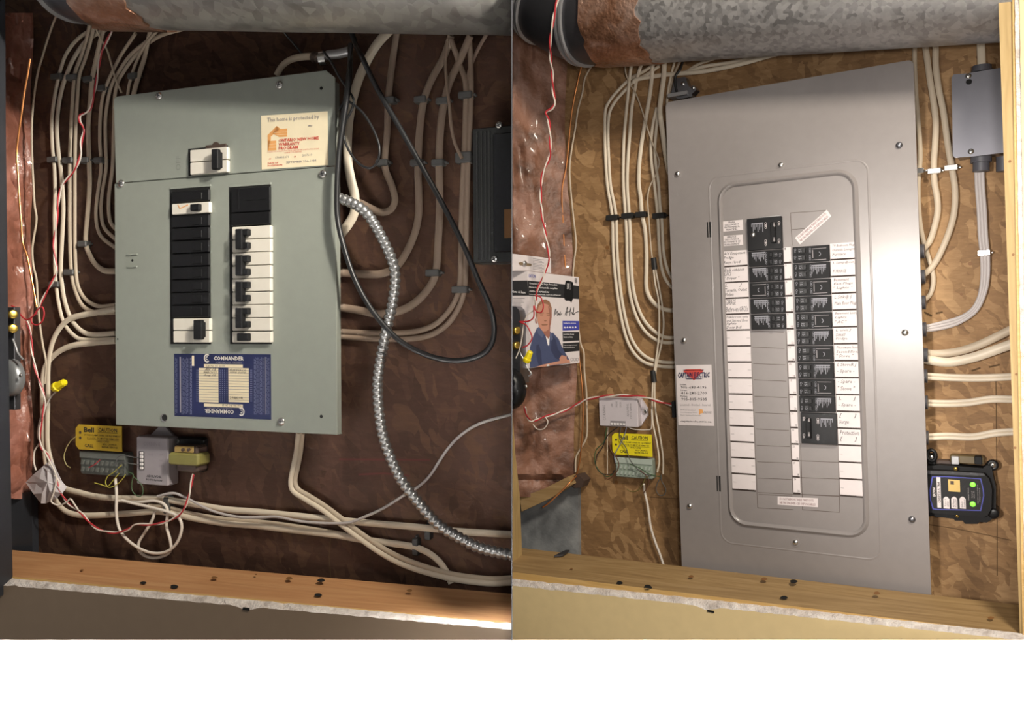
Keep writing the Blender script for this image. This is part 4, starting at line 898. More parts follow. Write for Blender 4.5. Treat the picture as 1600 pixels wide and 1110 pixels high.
# ---------------- small devices at the lower left of the old panel
def bent_plate(F, px, w, m_, name, par, curl=.006, th=.0008):
    x0,x1,y0,y1 = rect(F, *px, w); m = MB(); n = 8
    vs = []; 
    for i in range(n+1):
        t = i/n
        for y in (y0,y1): vs.append(Vector((lerp(x0,x1,t), y, w+curl*math.sin(t*math.pi))))
    k = len(vs); vs += [v-Vector((0,0,th)) for v in vs]
    fs = [(2*i,2*i+2,2*i+3,2*i+1) for i in range(n)]+[(k+2*i,k+2*i+1,k+2*i+3,k+2*i+2) for i in range(n)]+[(2*i,k+2*i,k+2*i+2,2*i+2) for i in range(n)]+[(2*i+1,2*i+3,k+2*i+3,k+2*i+1) for i in range(n)]+[(0,1,k+1,k),(2*n,k+2*n,k+2*n+1,2*n+1)]
    m.add(vs, fs); return m.build(name, m_, parent=par)
def caution(F, px, m_, label, over):
    x0,y0,x1,y1 = px; w = .02
    t = thing('caution_tag', F, F.P((x0+x1)/2,(y0+y1)/2,0), label, 'tag')
    a,b,c,d = rect(F, *px, w); m = MB(); k=.006
    m.prism([Vector(p) for p in ((a+k,c,w),(b,c,w),(b,d,w),(a+k,d,w),(a,d-k,w),(a,c+k,w))], (0,0,.001)); pl = m.build('tag_plate', m_, parent=t)
    for yy in (.28,.5):
        m = MB(); m.cyl(F.P(x0+(x1-x0)*.09, y0+(y1-y0)*yy, w+.001), (0,0,1), .0022, .0003, 12); m.build('hole', M_rust, parent=t)
    X = lambda s: x0+(x1-x0)*s; Y = lambda s: y0+(y1-y0)*s
    W_ = w+.001
    write(F, t, [('Bell',(X(.17),Y(.08),X(.39),Y(.28)),W_,0,.03),('CAUTION',(X(.48),Y(.11),X(.89),Y(.27)),W_,0,.02),
      ('IF THIS CLAMP, WIRE OR EQUIPMENT',(X(.18),Y(.38),X(.97),Y(.46)),W_,0,.01),('IS LOOSE, OR MUST BE REMOVED',(X(.24),Y(.5),X(.93),Y(.58)),W_,0,.01),('OR RELOCATED',(X(.44),Y(.62),X(.72),Y(.69)),W_,0,.01),
      ('CALL',(X(.19),Y(.75),X(.38),Y(.88)),W_,0,.02),('BELL CANADA',(X(.58),Y(.74),X(.88),Y(.81)),W_,0,.01),('REPAIR SERVICE',(X(.56),Y(.85),X(.9),Y(.92)),W_,0,.01)], M_ink)
    bars(F, t, [(X(.47),Y(.29),X(.9),Y(.31)),(X(.24),Y(.595),X(.93),Y(.605))], W_, M_ink, 'underline')
    return t
caution(A, (119,665,191,704), M_yelO, 'amber telephone caution tag half behind the old panel bottom left corner', 0)
caution(B, (957,678,1019,712), mat('yellow tag',(.85,.72,.02),.5), 'bright yellow telephone caution tag left of the new panel', 0)
def terminal(F, px, m1, m2, label):
    x0,y0,x1,y1 = px; t = thing('terminal_block', F, F.P((x0+x1)/2,(y0+y1)/2,0), label, 'terminal block')
    a,b,c,d = rect(F, *px, .02); m = MB(); m.box((a,c,0),(b,d,.016),.002); bd = m.build('block_body', m1, parent=t)
    n = 9
    for r_ in range(2):
        for i in range(n):
            u = lerp(a,b,(i+.6)/(n+.2)); v = lerp(c,d,.22+.3*r_); m = MB(); m.prism([Vector((u-.0028,v-.0025,.016)),Vector((u+.0012,v-.0025,.016)),Vector((u+.0034,v+.0035,.016)),Vector((u-.0006,v+.0035,.016))],(0,0,.0022)); m.build('terminal_tab', m2, parent=t)
    m = MB(); m.box((a,lerp(c,d,.72),.016),(b,d,.0175),.0006); m.build('label_strip', m2, parent=t)
    return t
terminal(A, (122,708,192,744), M_greenD, mat('dusty green tab',(.16,.17,.155),.5), 'dusty green terminal block under the amber caution tag')
terminal(B, (960,717,1018,748), M_green, mat('pale green tab',(.45,.52,.46),.5), 'pale green terminal block under the bright yellow caution tag')
# ADSL splitters
def splitter(F, px, label, rot):
    x0,y0,x1,y1 = px; t = thing('phone_line_splitter', F, F.P((x0+x1)/2,(y0+y1)/2,0), label, 'splitter box')
    a,b,c,d = rect(F, *px, .022); X = lambda s: x0+(x1-x0)*s; Y = lambda s: y0+(y1-y0)*s; W_=.024
    mm = mat('pale lilac plastic',(.5,.46,.48) if F is A else (.62,.57,.6),.5) if False else (MATS.get('lilacA') or mat('lilacA',(.36,.33,.35),.5)) if F is A else mat('pale splitter plastic',(.62,.57,.6),.5)
    m = MB(); m.box((a,c,.004),(b,d,W_),.002); m.build('case', mm, parent=t)
    if F is A:
        m = MB(); m.prism([Vector(p) for p in ((a+.008,d,0),(b-.008,d,0),((a+b)/2+.006,d+.012,0),((a+b)/2-.006,d+.012,0))], (0,0,.004)); m.build('mounting_ear', mm, parent=t)
        e0,e1,f0,f1 = rect(F, X(.06),Y(.3),X(.22),Y(.68),W_); m = MB(); m.box((e0,f0,W_),(e1,f1,W_+.0006)); o = m.build('port_recess', M_ink, parent=t)
        for i in range(5):
            v0 = lerp(f1,f0,(i+.12)/5); v1 = lerp(f1,f0,(i+.85)/5); m = MB(); m.box((e0+.003,v1,W_),(e1-.001,v0,W_+.0022),.0003); m.build('port', M_paper, parent=o)
        write(F, t, [('CORNING',(X(.2),Y(.11),X(.72),Y(.19)),W_,0),('LINE',(X(.7),Y(.36),X(.82),Y(.39)),W_),('ADSL',(X(.7),Y(.48),X(.82),Y(.51)),W_),('DATA',(X(.7),Y(.59),X(.85),Y(.62)),W_),('PHONE',(X(.35),Y(.36),X(.5),Y(.39)),W_)], M_greyp, 'grey_lettering')
        write(F, t, [('ADSL/VDSL',(X(.3),Y(.8),X(.78),Y(.85)),W_,0,.02),('POTS Splitter',(X(.28),Y(.88),X(.8),Y(.93)),W_,0,.02)], M_ink)
    else:
        m = MB(); m.prism([Vector(p) for p in ((b,c+.004,0),(b,d-.002,0),(b+.012,(c+d)/2+.007,0),(b+.012,(c+d)/2-.007,0))], (0,0,.006)); m.build('mounting_ear', mm, parent=t)
        c_ = F.P(1008,643,.008); m = MB(); m.cyl(c_,(0,0,1),.0045,.001,14,dome=.001); m.build('screw', M_chrome, parent=t)
        e0,e1,f0,f1 = rect(F, X(.29),Y(.8),X(.68),Y(.96),W_); m = MB(); m.box((e0,f0,W_),(e1,f1,W_+.0006)); o = m.build('port_recess', M_greyp, parent=t)
        for i in range(5):
            u0 = lerp(e0,e1,(i+.12)/5); u1 = lerp(e0,e1,(i+.85)/5); m = MB(); m.box((u0,f0+.001,W_),(u1,f1-.004,W_+.0022),.0003); m.build('port', M_paper, parent=o)
        write(F, t, [('CORNING',(X(.09),Y(.25),X(.16),Y(.78)),W_,1),('LINE',(X(.3),Y(.2),X(.35),Y(.32)),W_,1),('PHONE',(X(.42),Y(.12),X(.47),Y(.32)),W_,1),('DATA',(X(.52),Y(.15),X(.57),Y(.32)),W_,1),('ADSL/VDSL',(X(.71),Y(.2),X(.76),Y(.65)),W_,1,.02),('POTS Splitter',(X(.79),Y(.18),X(.84),Y(.72)),W_,1,.02)], M_greyp, 'grey_lettering')
    return t
splitter(A, (214.5,683,264,758), 'pale lilac phone splitter box hung upright under the old panel', 0)
splitter(B, (936.5,622,997,667), 'white phone splitter box turned on its side left of the new panel', 1)
# transformer
t = thing('bell_transformer', A, A.P(290,710,0), 'small bell transformer with olive taped coil under the old panel', 'transformer')
a,b,c,d = rect(A, 274,682,316,742,.012); m = MB(); m.box((a,c+.004,0),(b,d-.002,.012),.003); m.build('base_plate', M_black, parent=t)
a,b,c,d = rect(A, 272,697,308,738,.03); m = MB(); m.box((a+.003,c,.01),(b,d,.03),.003); m.build('core', M_rust, parent=t)
a,b,c,d = rect(A, 262,709,309,728,.036); m = MB(); m.box((a,c,.012),(b,d,.036),.003); m.build('olive_tape_band', M_olive, parent=t)
a,b,c,d = rect(A, 270,698,301,709,.033); m = MB(); m.box((a,c,.012),(b,d,.031),.002); m.build('copper_plate', M_gold, parent=t)
for x in (287,296): 
    m = MB(); m.cyl(A.P(x,703,.031),(0,0,1),.0022,.003,10); m.build('terminal_screw', M_rust, parent=t)
for x,y in ((278,690),(318,722)): screw(A, t, x, y, .012, .0035, M_clip)
# paper tag round the cables
m = MB(); P_ = [(80,718),(88,735),(96,752),(104,762),(97,771),(88,779),(72,787),(64,787),(52,772),(40,754),(52,742),(66,730)]
top = [A.P(x,y,.026+.004*math.sin(i*1.9)) for i,(x,y) in enumerate(P_)]; cc = A.P(74,754,.034)
n = len(top); mid = [p.lerp(cc,.5)+Vector((0,0,.004*math.sin(i*2.7+1))) for i,p in enumerate(top)]
vs = top+mid+[cc]; fs = [(i,(i+1)%n,n+(i+1)%n,n+i) for i in range(n)]+[(n+i,n+(i+1)%n,2*n) for i in range(n)]
k = len(vs); vs2 = [v-Vector((0,0,.0006)) for v in vs]
m.add(vs+vs2, [f[::-1] for f in fs]+[tuple(j+k for j in f) for f in fs]+[(i,(i+1)%n,k+(i+1)%n,k+i) for i in range(n)], False)
tag(m.build('paper_tag', mat('crumpled paper',(.66,.62,.64),.7), A), 'crumpled white paper tag wrapped around the cables at lower left of the old alcove', 'tag')
def wirenut(F, p0, p1, w, label):
    a, b = F.P(*p0, w), F.P(*p1, w); t = thing('wire_nut', F, a, label, 'wire nut'); ax = (b-a)
    m = MB(); N_=16; prof=[(0,.0062),(.2,.0078),(.3,.0078),(.34,.0064),(.9,.0056),(1,.004)]
    e = ax.normalized().orthogonal().normalized(); g_ = ax.normalized().cross(e); vs=[]
    for z,r in prof:
        for i in range(N_): q=2*math.pi*i/N_; rr=r*(1-.1*(i%2)); vs.append(a+ax*z+e*(rr*math.cos(q))+g_*(rr*math.sin(q)))
    K=len(prof); m.add(vs, [(k*N_+i,k*N_+(i+1)%N_,(k+1)*N_+(i+1)%N_,(k+1)*N_+i) for k in range(K-1) for i in range(N_)]+[tuple(range(N_-1,-1,-1)),tuple(range((K-1)*N_,K*N_))]); m.build('cap', M_yel, parent=t)
    return t
wirenut(A, (84,607), (102,597), .03, 'yellow wire nut capping white wires above the paper tag in old alcove')
wirenut(B, (822,566), (829,549), .19, 'yellow wire nut between the doorbell gong and the carton man in new alcove')
# thin coloured wires
wires = [
 (A,'yellow wire loop at the right end of the dusty green terminal block',[(190,727),(178,738),(168,745),(165,755),(170,762),(182,758),(192,748),(196,742)],M_wyel),
 (A,'yellow wire stub poking left below the dusty green terminal block',[(148,755),(156,757),(168,760),(176,752),(186,740)],M_wyel),
 (A,'green wire drooping in a narrow loop left of the lilac splitter',[(200,738),(208,742),(206,755),(207,768),(216,776),(223,772),(222,760),(214,750),(208,745)],M_wgreen),
 (A,'dark wire running from the terminal block to the lilac splitter ports',[(180,728),(184,715),(195,712),(210,715),(219,715)],M_clip),
 (A,'grey wire running below the dark one into the lilac splitter ports',[(183,735),(190,722),(200,724),(212,726),(219,727)],M_clip),
 (A,'short red wire crossing the dusty green terminal block',[(139,731),(148,726),(156,719)],M_red),
 (A,'yellow wire hanging left from the amber caution tag',[(119,682),(110,690),(103,702),(100,715),(104,727),(110,731)],mat('old yellow wire',(.35,.3,.12),.5)),
 (B,'green wire arching from the white splitter box to the block left end',[(948,668),(944,690),(932,703),(929,718),(934,733),(947,745),(957,742)],M_wgreen),
 (B,'black wire in a wide arc left of the pale green terminal block',[(965,668),(950,680),(941,700),(933,712),(931,728),(940,740),(956,741),(960,735)],M_ink),
 (B,'brown wire curling at the left end of the pale green terminal block',[(951,690),(955,705),(963,715),(967,727),(962,740),(950,749),(943,742)],mat('brown wire',(.12,.05,.03),.5)),
 (B,'grey-blue wire running down over the yellow caution tag to the block',[(979,668),(974,685),(966,700),(960,712),(962,724)],mat('blue grey wire',(.2,.22,.3),.5)),
 (B,'dark wire crossing the yellow caution tag diagonally to lower right',[(970,668),(968,685),(978,700),(984,718),(995,732),(1005,740),(1018,744)],M_clip),
 (B,'green wire wandering across the pale green terminal block',[(985,726),(1000,732),(1012,740),(1024,744),(1033,745)],M_wgreen),
 (B,'dark wire ring hanging right of the pale green terminal block',[(1033,742),(1034,752),(1040,764),(1038,773),(1030,774),(1025,765),(1028,754),(1033,747)],M_clip),
 (B,'olive wire curling under the pale green terminal block',[(979,764),(985,768),(996,767),(1004,757),(1008,748),(1014,744)],mat('olive wire',(.16,.13,.04),.5)),
 (B,'brown wire pair dropping right of the block to the white cable end',[(1000,735),(1008,742),(1014,752),(1010,764),(1006,770)],MATS['brown wire']),
]
for F,l,pts,mt in wires: cable(F, l, pts, .0007 if F is A else .0009, .0007, mt, .026, name='wire', cat='wire', n=6)

# ============================================================ NEW ALCOVE, LEFT SIDE
twisted(B, 'red and white twisted bell wire hanging from the duct over the pink insulation and carton', [(873,-6,.25),(868,12,.25),(864,35,.25),(860,62,.24),(860,88,.22),(863,115,.2),(864,140),(867,160),(862,170),(853,176),(857,188),(859,205),(860,235),(857,250),(849,268),(846,285),(845,310),(848,345),(854,375),(858,402),(853,420),(847,438),(840,452),(837,468),(836,482)], r=.0014, off=.0014, w=.19)
cable(B, 'red wire curl in front of the carton man and the doorbell plate', [(836,462),(845,465),(849,478),(846,488),(838,487),(834,478),(834,495),(826,502),(812,503),(822,508),(829,520),(831,530),(824,540),(817,543)], .0013, .0013, M_red, .2, name='wire', cat='wire')
cable(B, 'white wire passing from the carton down behind the yellow wire nut', [(838,470),(836,483),(824,493),(818,508),(816,525),(812,545),(806,560)], .0011, .0011, M_wire, .195, name='wire', cat='wire')
twisted(B, 'red and white twisted bell wire crossing sideways from the doorbell to the new panel', [(820,636,.14),(824,652,.12),(832,658,.1),(850,652,.07),(880,643,.04),(900,633),(915,625),(940,620),(970,618),(1000,620),(1012,622),(1030,628),(1045,632),(1057,636)], r=.0014, off=.0014, w=.03)
cable(B, 'thin white wire looping below the sideways bell wire over the insulation', [(852,652),(856,660),(850,670),(840,671),(833,664)], .0011, .0011, M_wire, .09, name='wire', cat='wire')
cable(B, 'bare copper ground wire running the full height left of the new panel', [(914,82,.04),(908,105,.03),(900,140),(893,180),(889,220),(885,260),(878,300),(880,350),(882,395),(886,440),(900,520,.02),(906,570),(910,610),(911,650),(909,690),(906,720),(901,742)], .0015, .0013, M_copper, .016, name='wire', cat='wire')
cable(B, 'bare copper wire continuing left along the wood block under the insulation', [(901,744,.03),(890,755,.05),(875,770,.06),(858,786,.07),(848,793,.07)], .0015, .0013, M_copper, .03, name='wire', cat='wire')
cable(B, 'thin tan cable beside the copper wire left of the new panel', [(936,84,.04),(925,102,.02),(914,122),(910,145),(903,172),(899,200),(893,235),(890,265),(892,300),(896,340),(900,380),(897,410),(896,440),(906,530),(912,550),(913,580),(916,610),(917,640),(917,680),(908,700),(900,715),(899,738)], .0019, .0016, CD, .012)
cable(B, 'outer strand of the leftmost white pair curving below to the new panel', [(1025,98,.03),(1005,112,.02),(985,123),(965,142),(953,157),(946,172),(945,200),(946,245),(949,290),(954,320),(957,345),(958,390),(961,430),(966,470),(973,508),(981,535),(993,555),(1010,568),(1035,573),(1060,574)], .0032, .0024, CL)
cable(B, 'inner strand of the leftmost white pair curving below to the new panel', [(1030,103,.03),(1010,117,.02),(990,128),(971,147),(959,162),(952,178),(950,205),(951,245),(954,290),(960,320),(963,345),(964,390),(967,430),(972,470),(979,505),(987,530),(999,549),(1015,561),(1035,566),(1060,567)], .0032, .0024, CL)
cable(B, 'outer strand of the second white pair from left beside the new panel', [(988,92,.03),(984,120,.02),(981,150),(978,180),(975,215),(974,250),(974,290),(977,335),(979,370),(980,410),(983,450),(989,480),(999,505),(1014,524),(1035,535),(1060,535)], .0032, .0024, CL)
cable(B, 'inner strand of the second white pair from left beside the new panel', [(1003,98,.03),(996,120,.02),(991,145),(987,170),(984,210),(981,250),(980,290),(983,335),(985,370),(986,410),(989,448),(996,478),(1006,500),(1020,516),(1038,527),(1060,528)], .0034, .0024, CL)
cable(B, 'single off white cable third from left, twisting once before the new panel', [(1020,98,.03),(1018,125,.02),(1015,150),(1009,185),(1003,220),(999,255),(998,285),(1001,310),(1003,335),(1008,360),(1010,390),(1010,420),(1010,450),(1017,468),(1030,480),(1045,485),(1060,484)], .004, .0024, CL)
cable(B, 'left thin white phone cable running down to the black tape mark', [(976,95,.03),(978,115,.03),(985,132),(994,148),(1003,172),(1010,195),(1018,220),(1026,240),(1030,255),(1024,275),(1016,290),(1012,310),(1014,345),(1017,385),(1020,410)], .0014, .0014, CD, .014)
cable(B, 'thin white phone cable below the black tape, dropping to the terminal block', [(1021,420),(1024,445),(1029,470),(1030,510),(1028,540),(1023,575),(1020,600),(1019,630),(1020,660),(1026,690),(1030,720),(1027,738)], .0018, .0016, CL, .014)
cable(B, 'second thin phone cable below the black tape, ending right of the terminal block', [(1024,420),(1030,450),(1035,480),(1037,510),(1033,540),(1026,570),(1023,600),(1024,640),(1031,680),(1036,715),(1036,741)], .0018, .0016, CL, .012)
cable(B, 'thin white wire from the splitter ear side dropping to the terminal block', [(1018,640),(1018,668),(1010,672),(990,671),(981,667)], .001, .001, M_wire, .02, name='wire', cat='wire')
cable(B, 'tan cable running straight down between splitter and terminal block left end', [(950,668),(949,690),(949,715),(949,742)], .0012, .0012, CD, .01)
cable(B, 'left strand of the white pair nearest the new panel, tucking behind its edge', [(1026,168),(1020,195),(1017,225),(1018,255),(1022,285),(1026,320),(1028,345),(1030,385),(1034,420),(1043,442),(1060,458)], .003, .0022, CL, .008)
cable(B, 'right strand of the white pair nearest the new panel, tucking behind its edge', [(1028,175),(1025,205),(1023,235),(1025,260),(1029,290),(1031,320),(1034,345),(1036,385),(1040,412),(1048,432),(1060,446)], .003, .0022, CL, .008)
cable(B, 'thick white cable crossing the new panel top left corner edge', [(1038,92,.03),(1037,120),(1033,150),(1031,175),(1035,205),(1040,240),(1046,272)], .0048, .003, CL, .03)
cable(B, 'white cable sloping right under the duct toward the new panel top', [(989,130),(995,124),(1030,118),(1060,115),(1095,112),(1130,106),(1165,98),(1200,88),(1240,78)], .004, .0026, CL, .02)
cable(B, 'second white cable lying above the sloping one under the duct', [(1075,112),(1100,104),(1140,98),(1180,90),(1215,80)], .0032, .0024, CL, .014)
cable(B, 'third white cable peeking between duct and the new panel top', [(1068,115),(1090,101),(1112,93),(1130,86)], .0028, .002, CD, .012)
cable(B, 'narrow white cable left of the steel clamp at the new panel top', [(1055,92,.03),(1048,120),(1043,150),(1042,175)], .0024, .002, CL, .01)
cable(B, 'second narrow white cable left of the steel clamp at the new panel top', [(1064,92,.03),(1055,112),(1049,132),(1046,150)], .0024, .002, CD, .01)
cable(B, 'black cord dropping from the duct onto the steel clamp', [(1068,92,.03),(1063,108),(1056,118),(1055,132),(1059,150)], .0024, .0022, M_blackc, .045)
for (x,y,w_,l) in ((959,341,.012,'black clip on the leftmost white pair beside the new panel'),(983,338,.012,'black clip on the second white pair beside the new panel'),(1004,336,.011,'black clip on the single third cable beside the new panel'),(1032,338,.012,'black clip on the pair nearest the new panel left edge')):
    clip_(B, l, x, y, w_, .0055, M_clipK, .0125)
for (x,y,l) in ((1022,412,'black tape mark on the phone cables beside the new panel'),(1021,588,'second black tape mark lower on the phone cables left of company sticker')):
    m = MB(); c = B.P(x,y,.013); m.tube([c+Vector((-.001,.011,0)),c,c+Vector((.001,-.011,0))], .0056, .004, 10); tag(m.build('tape_wrap', M_clipK, B), l, 'tape')
t = thing('conduit_clamp', B, B.P(1073,133,.03), 'grey steel cable clamp on the top left edge of the new panel', 'clamp')
m = MB(); m.prism([B.P(x,y,.045) for x,y in ((1048,148),(1054,122),(1070,120),(1077,136),(1084,133),(1088,140),(1081,147),(1082,151),(1060,155))], (0,0,-.02)); m.build('clamp_body', M_steel, parent=t)
for x,y in ((1067,131),(1083,137)): screw(B, t, x, y, .045, .004, M_chrome)
m = MB(); m.box((B.P(1049,152,.03).x,B.P(1049,156,.03).y,.02),(B.P(1080,152,.03).x,B.P(1049,150,.03).y,.05),.001); m.build('lock_nut', M_bead, parent=t)
cable(B, 'white cable dropping from the terminal block to behind the wooden sill', [(1006,757,.022),(1007,768),(1011,785),(1014,805),(1017,825),(1024,848),(1031,866),(1037,884)], .0024, .0022, M_wire, .012)
# black plug behind company sticker edge
m = MB(); c = B.P(1054,640,.03); m.box((c.x-.002,c.y-.014,.02),(c.x+.004,c.y+.016,.04),.001); tag(m.build('edge_knockout', M_clipK, B), 'small black knockout on the new panel left side below the company sticker', 'knockout')

# ---------------- carton
C0, C1, C2 = B.P(828,575,.15), B.P(905.5,567,.05), B.P(824,423,.15)
CS = Surf(B, C0, C1, C2)
t = thing('product_carton', B, C0, 'white and black surge protector carton printed with a man in a denim shirt', 'carton')
nrm = CS.n
def cq(x0,y0,x1,y1,d=0): return [CS.P(x0,y0,d),CS.P(x1,y0,d),CS.P(x1,y1,d),CS.P(x0,y1,d)]
q = [CS.P(824,423.5),CS.P(904.5,433.5),CS.P(905.5,567),CS.P(828,575.5)]
m = MB(); m.prism(q, -nrm*.045); m.build('box', M_label, parent=t)
def cp(pts, d): return [CS.P(x,y,d) for x,y in pts]
def csheet(name, pts, d, mt, par=None):
    m = MB(); v = cp(pts,d); 
    nn = Vector((0,0,0))
    for i in range(len(v)): nn += v[i].cross(v[(i+1)%len(v)])
    if nn.dot(nrm) < 0: v = v[::-1]
    m.sheet(v); return m.build(name, mt, parent=par or t)
csheet('black_band', [(824.5,438.5),(904.8,447),(905,467.5),(825.5,462)], .0004, M_ink)
def ctext(lines, mt, d, name='lettering'):
    m = MB()
    for s, bx, sl in lines:
        x0,y0,x1,y1 = bx; m.text(s, [CS.P(x0,y0,d),CS.P(x1,y0+sl,d),CS.P(x1,y1+sl,d),CS.P(x0,y1,d)], Vector((0,0,0)), 0, .015)
    return m.build(name, mt, parent=t)
ctext([('Complete Home Surge Protection',(827,441.5,870.5,445),2.5),('Protection résidentielle complète',(827,447.5,871,451),2),('contre les surtensions',(827,453,858,456.5),1.5),('Protection additionnelle contre les surtensions',(827,459,876,461),1.2)], M_paper, .0007)
ctext([('EATON',(826.5,428.5,837,433.5),1)], M_blueb, .0005, 'logo_lettering')
sg = [[(866,494),(867,486),(869,483),(868,492),(871,486),(871,494)],[(872,493),(873,489),(874,493),(876,487),(875,493),(878,490)],[(883,493),(885,484),(887,480),(885,494)],[(884,488),(890,487),(892,481),(890,494)],[(892,491),(894,488),(895,492),(897,480),(896,492),(899,489),(904,487)]]
m = MB()
for s in sg: m.tube([CS.P(x,y,.0005) for x,y in s], .0007, .0002, 5, up=nrm, sub=3)
m.build('signature', M_ink, parent=t)
csheet('blue_badge', [(879,501.5),(904.8,501.8),(905,516),(879.2,517)], .0004, M_blueb)
def star(cx, cy, r): return [(cx+(r if i%2==0 else r*.42)*math.sin(i*math.pi/5), cy-(r if i%2==0 else r*.42)*math.cos(i*math.pi/5)) for i in range(10)]
for k in range(5): csheet('star', star(882.5+4.2*k, 512-.1*k, 2.0), .0006, M_paper)
csheet('black_badge', [(879,519),(905,519),(905.2,532.5),(879.5,533.8)], .0004, M_ink); csheet('black_badge', [(879.3,536.5),(905.2,535),(905.3,548.5),(879.7,551)], .0004, M_ink)
ctext([('Limited Lifetime Warranty',(880.5,521.5,897,524),0),('Garantie a vie limitee',(880.5,525.5,895,528),0),('Connected equipment warranty',(880.5,539,902,541),-.5),('Garantie equipement connecte',(880.5,542.5,898,544.5),-.5),('Satisfaction garantie',(880.5,504,900,506.5),0)], M_paper, .0007, 'badge_lettering')
# the surge device printed at top right
csheet('printed_device', [(884,439),(888,438.5),(895,441),(896,446),(895.5,466),(893,473),(890,470),(884,470),(881,465),(882,450)], .0008, M_black)
ctext([('EATON',(886,443,889,452),0)], M_paper, .001, 'device_lettering')
m = MB(); m.text('EATON', [CS.P(891.5,442,.001),CS.P(892.5,453,.001),CS.P(889.8,453.3,.001),CS.P(889,442.4,.001)], Vector((0,0,0))); m.build('device_lettering', M_greyp, parent=t)
# barcode corner
m = MB()
for k in range(5): m.sheet(cp([(898,435+1.6*k),(902,435.3+1.6*k),(902,436.1+1.6*k),(898,435.8+1.6*k)][::-1], .0006))
m.build('barcode_lines', M_ink, parent=t)
# printed man: shirt, neck, head, hair, arms, hand
csheet('printed_shirt', [(828,543),(833,526),(838,515),(843,511),(850,517),(858,521),(864,520),(873,530),(878,542),(884,553),(890,563),(891,567),(868,571),(828,575)], .0006, M_shirt)
csheet('printed_shirt_shade', [(838,540),(842,538),(846,552),(847,571),(842,572),(838,556)], .0008, M_shirt2)
csheet('printed_shirt_shade', [(862,524),(868,530),(872,546),(880,556),(876,563),(868,560),(861,548)], .0008, M_shirt2)
csheet('printed_collar', [(838,514),(843,510),(852,520),(847,528),(841,522)], .0009, mat('printed collar',(.09,.11,.2),.7)); csheet('printed_collar', [(858,517),(862,521),(864,530),(860,534)], .0009, MATS['printed collar'])
csheet('printed_tshirt', [(852,523),(859,522),(858,540),(856,540)], .0009, M_paper)
csheet('printed_neck', [(844,508),(860,506),(859,525),(857,530),(850,522)], .0010, M_skin2)
csheet('printed_ear', [(838,497),(836,499),(837,505),(839,506)], .0010, M_skin2)
csheet('printed_hair', [(838,500),(837,488),(840,476),(846,469),(853,468),(859,472),(862,481),(862,497),(857,484),(848,483),(841,488)], .0010, M_hair)
csheet('printed_face', [(839.5,489),(842,478),(848,474),(856,476),(861,484),(862,494),(861,506),(857,515),(853,518),(848,518),(843,512),(840,502)], .0012, M_skin)
csheet('printed_face_shade', [(856,478),(861,484),(862,494),(861,506),(857,515),(858,504),(859,494)], .0014, M_skin2)
for pts in ([(844,492),(849,491.5),(849,493),(844,493.3)],[(854,492),(859,492.4),(859,493.8),(854,493.2)],[(846,507),(856,507),(855,508.6),(847,508.6)],[(843.5,489.5),(850,488.6),(850,489.8),(843.5,490.6)],[(853.5,489),(860,490),(860,491),(853.5,490)],[(850,501),(854.5,501),(853.5,502.3),(850.5,502.3)]):
    csheet('printed_feature', pts, .0016, M_hair)
csheet('printed_forearm', [(836,574),(848,570),(862,567),(880,563),(890,562),(891,567),(868,570),(850,573.3)], .0010, M_skin)
csheet('printed_hand', [(875,566),(874,560),(877,556),(884,558),(887,563),(886,567)], .0012, M_skin)
for k in range(4): csheet('printed_finger', [(875.5+2.4*k,564),(877.5+2.2*k,555+.5*k),(879+2.2*k,555.4+.5*k),(877.6+2.4*k,565)], .0014, M_skin)
csheet('printed_watch', [(854,570),(858,569.3),(858.6,572),(854.6,572.6)], .0014, M_paper)
m = MB()
for cx in (893.5,898,902): 
    c = CS.P(cx,562,.0006); e = (C1-C0).normalized(); f_ = nrm.cross(e)
    vs = [c+e*(r*math.cos(a))+f_*(r*math.sin(a)) for r in (.0032,.0024) for a in [i*math.pi/6 for i in range(12)]]; m.add(vs, [(i,(i+1)%12,12+(i+1)%12,12+i) for i in range(12)])
m.build('approval_marks', M_greyp, parent=t)
# left side face print and hang tab
S2a = C0; S2b = C0 + Vector((-.035,0,.005)); 
SS = Surf(B, C2, C0, C2+Vector((-.05,.0,.012)))
def ss(pts, d): return [SS.P(x,y,d) for x,y in pts]
m = MB(); m.prism(ss([(770,424),(824,423.5),(828,575.5),(770,580)],0), -SS.n*.004); o = m.build('side_panel', M_label, parent=t); clip(o, 1)
m = MB(); m.prism(ss([(770,439),(824.2,438.5),(825.5,462),(770,462)],0), SS.n*.0004); o = m.build('side_band', M_ink, parent=t); clip(o, 1)
m = MB(); m.text('tions de base', [SS.P(800.5,453.5,.0008),SS.P(821,455,.0008),SS.P(821,459,.0008),SS.P(800.5,457.5,.0008)], Vector((0,0,0)),0,.02); m.build('side_lettering', M_paper, parent=t)
m = MB()
for k in range(9): m.sheet(ss([(802,466+2.2*k+(4 if k>5 else 0)),(820-(k*5)%7,466+2.2*k+(4 if k>5 else 0)),(820-(k*5)%7,466.7+2.2*k+(4 if k>5 else 0)),(802,466.7+2.2*k+(4 if k>5 else 0))][::-1], .0005))
m.build('side_print', M_greyp, parent=t)
tp = Surf(B, C2+Vector((0,0,-.002)), C1+Vector((0,0,-.002)), C2+Vector((0,.1,-.002)))
m = MB(); m.prism([tp.P(x,y) for x,y in ((770,392),(800,396.5),(861,404),(861,427),(824,423),(770,424))], -tp.n*.001); o = m.build('hang_tab', M_label, parent=t); clip(o, 1)
m = MB(); m.prism([tp.P(x,y,.0003) for x,y in ((810,411),(813,409.5),(829,412),(831,414),(829,416),(812,414.5))], tp.n*.0003); m.build('hang_slot', mat('slot brown',(.2,.14,.08),.7), parent=t)
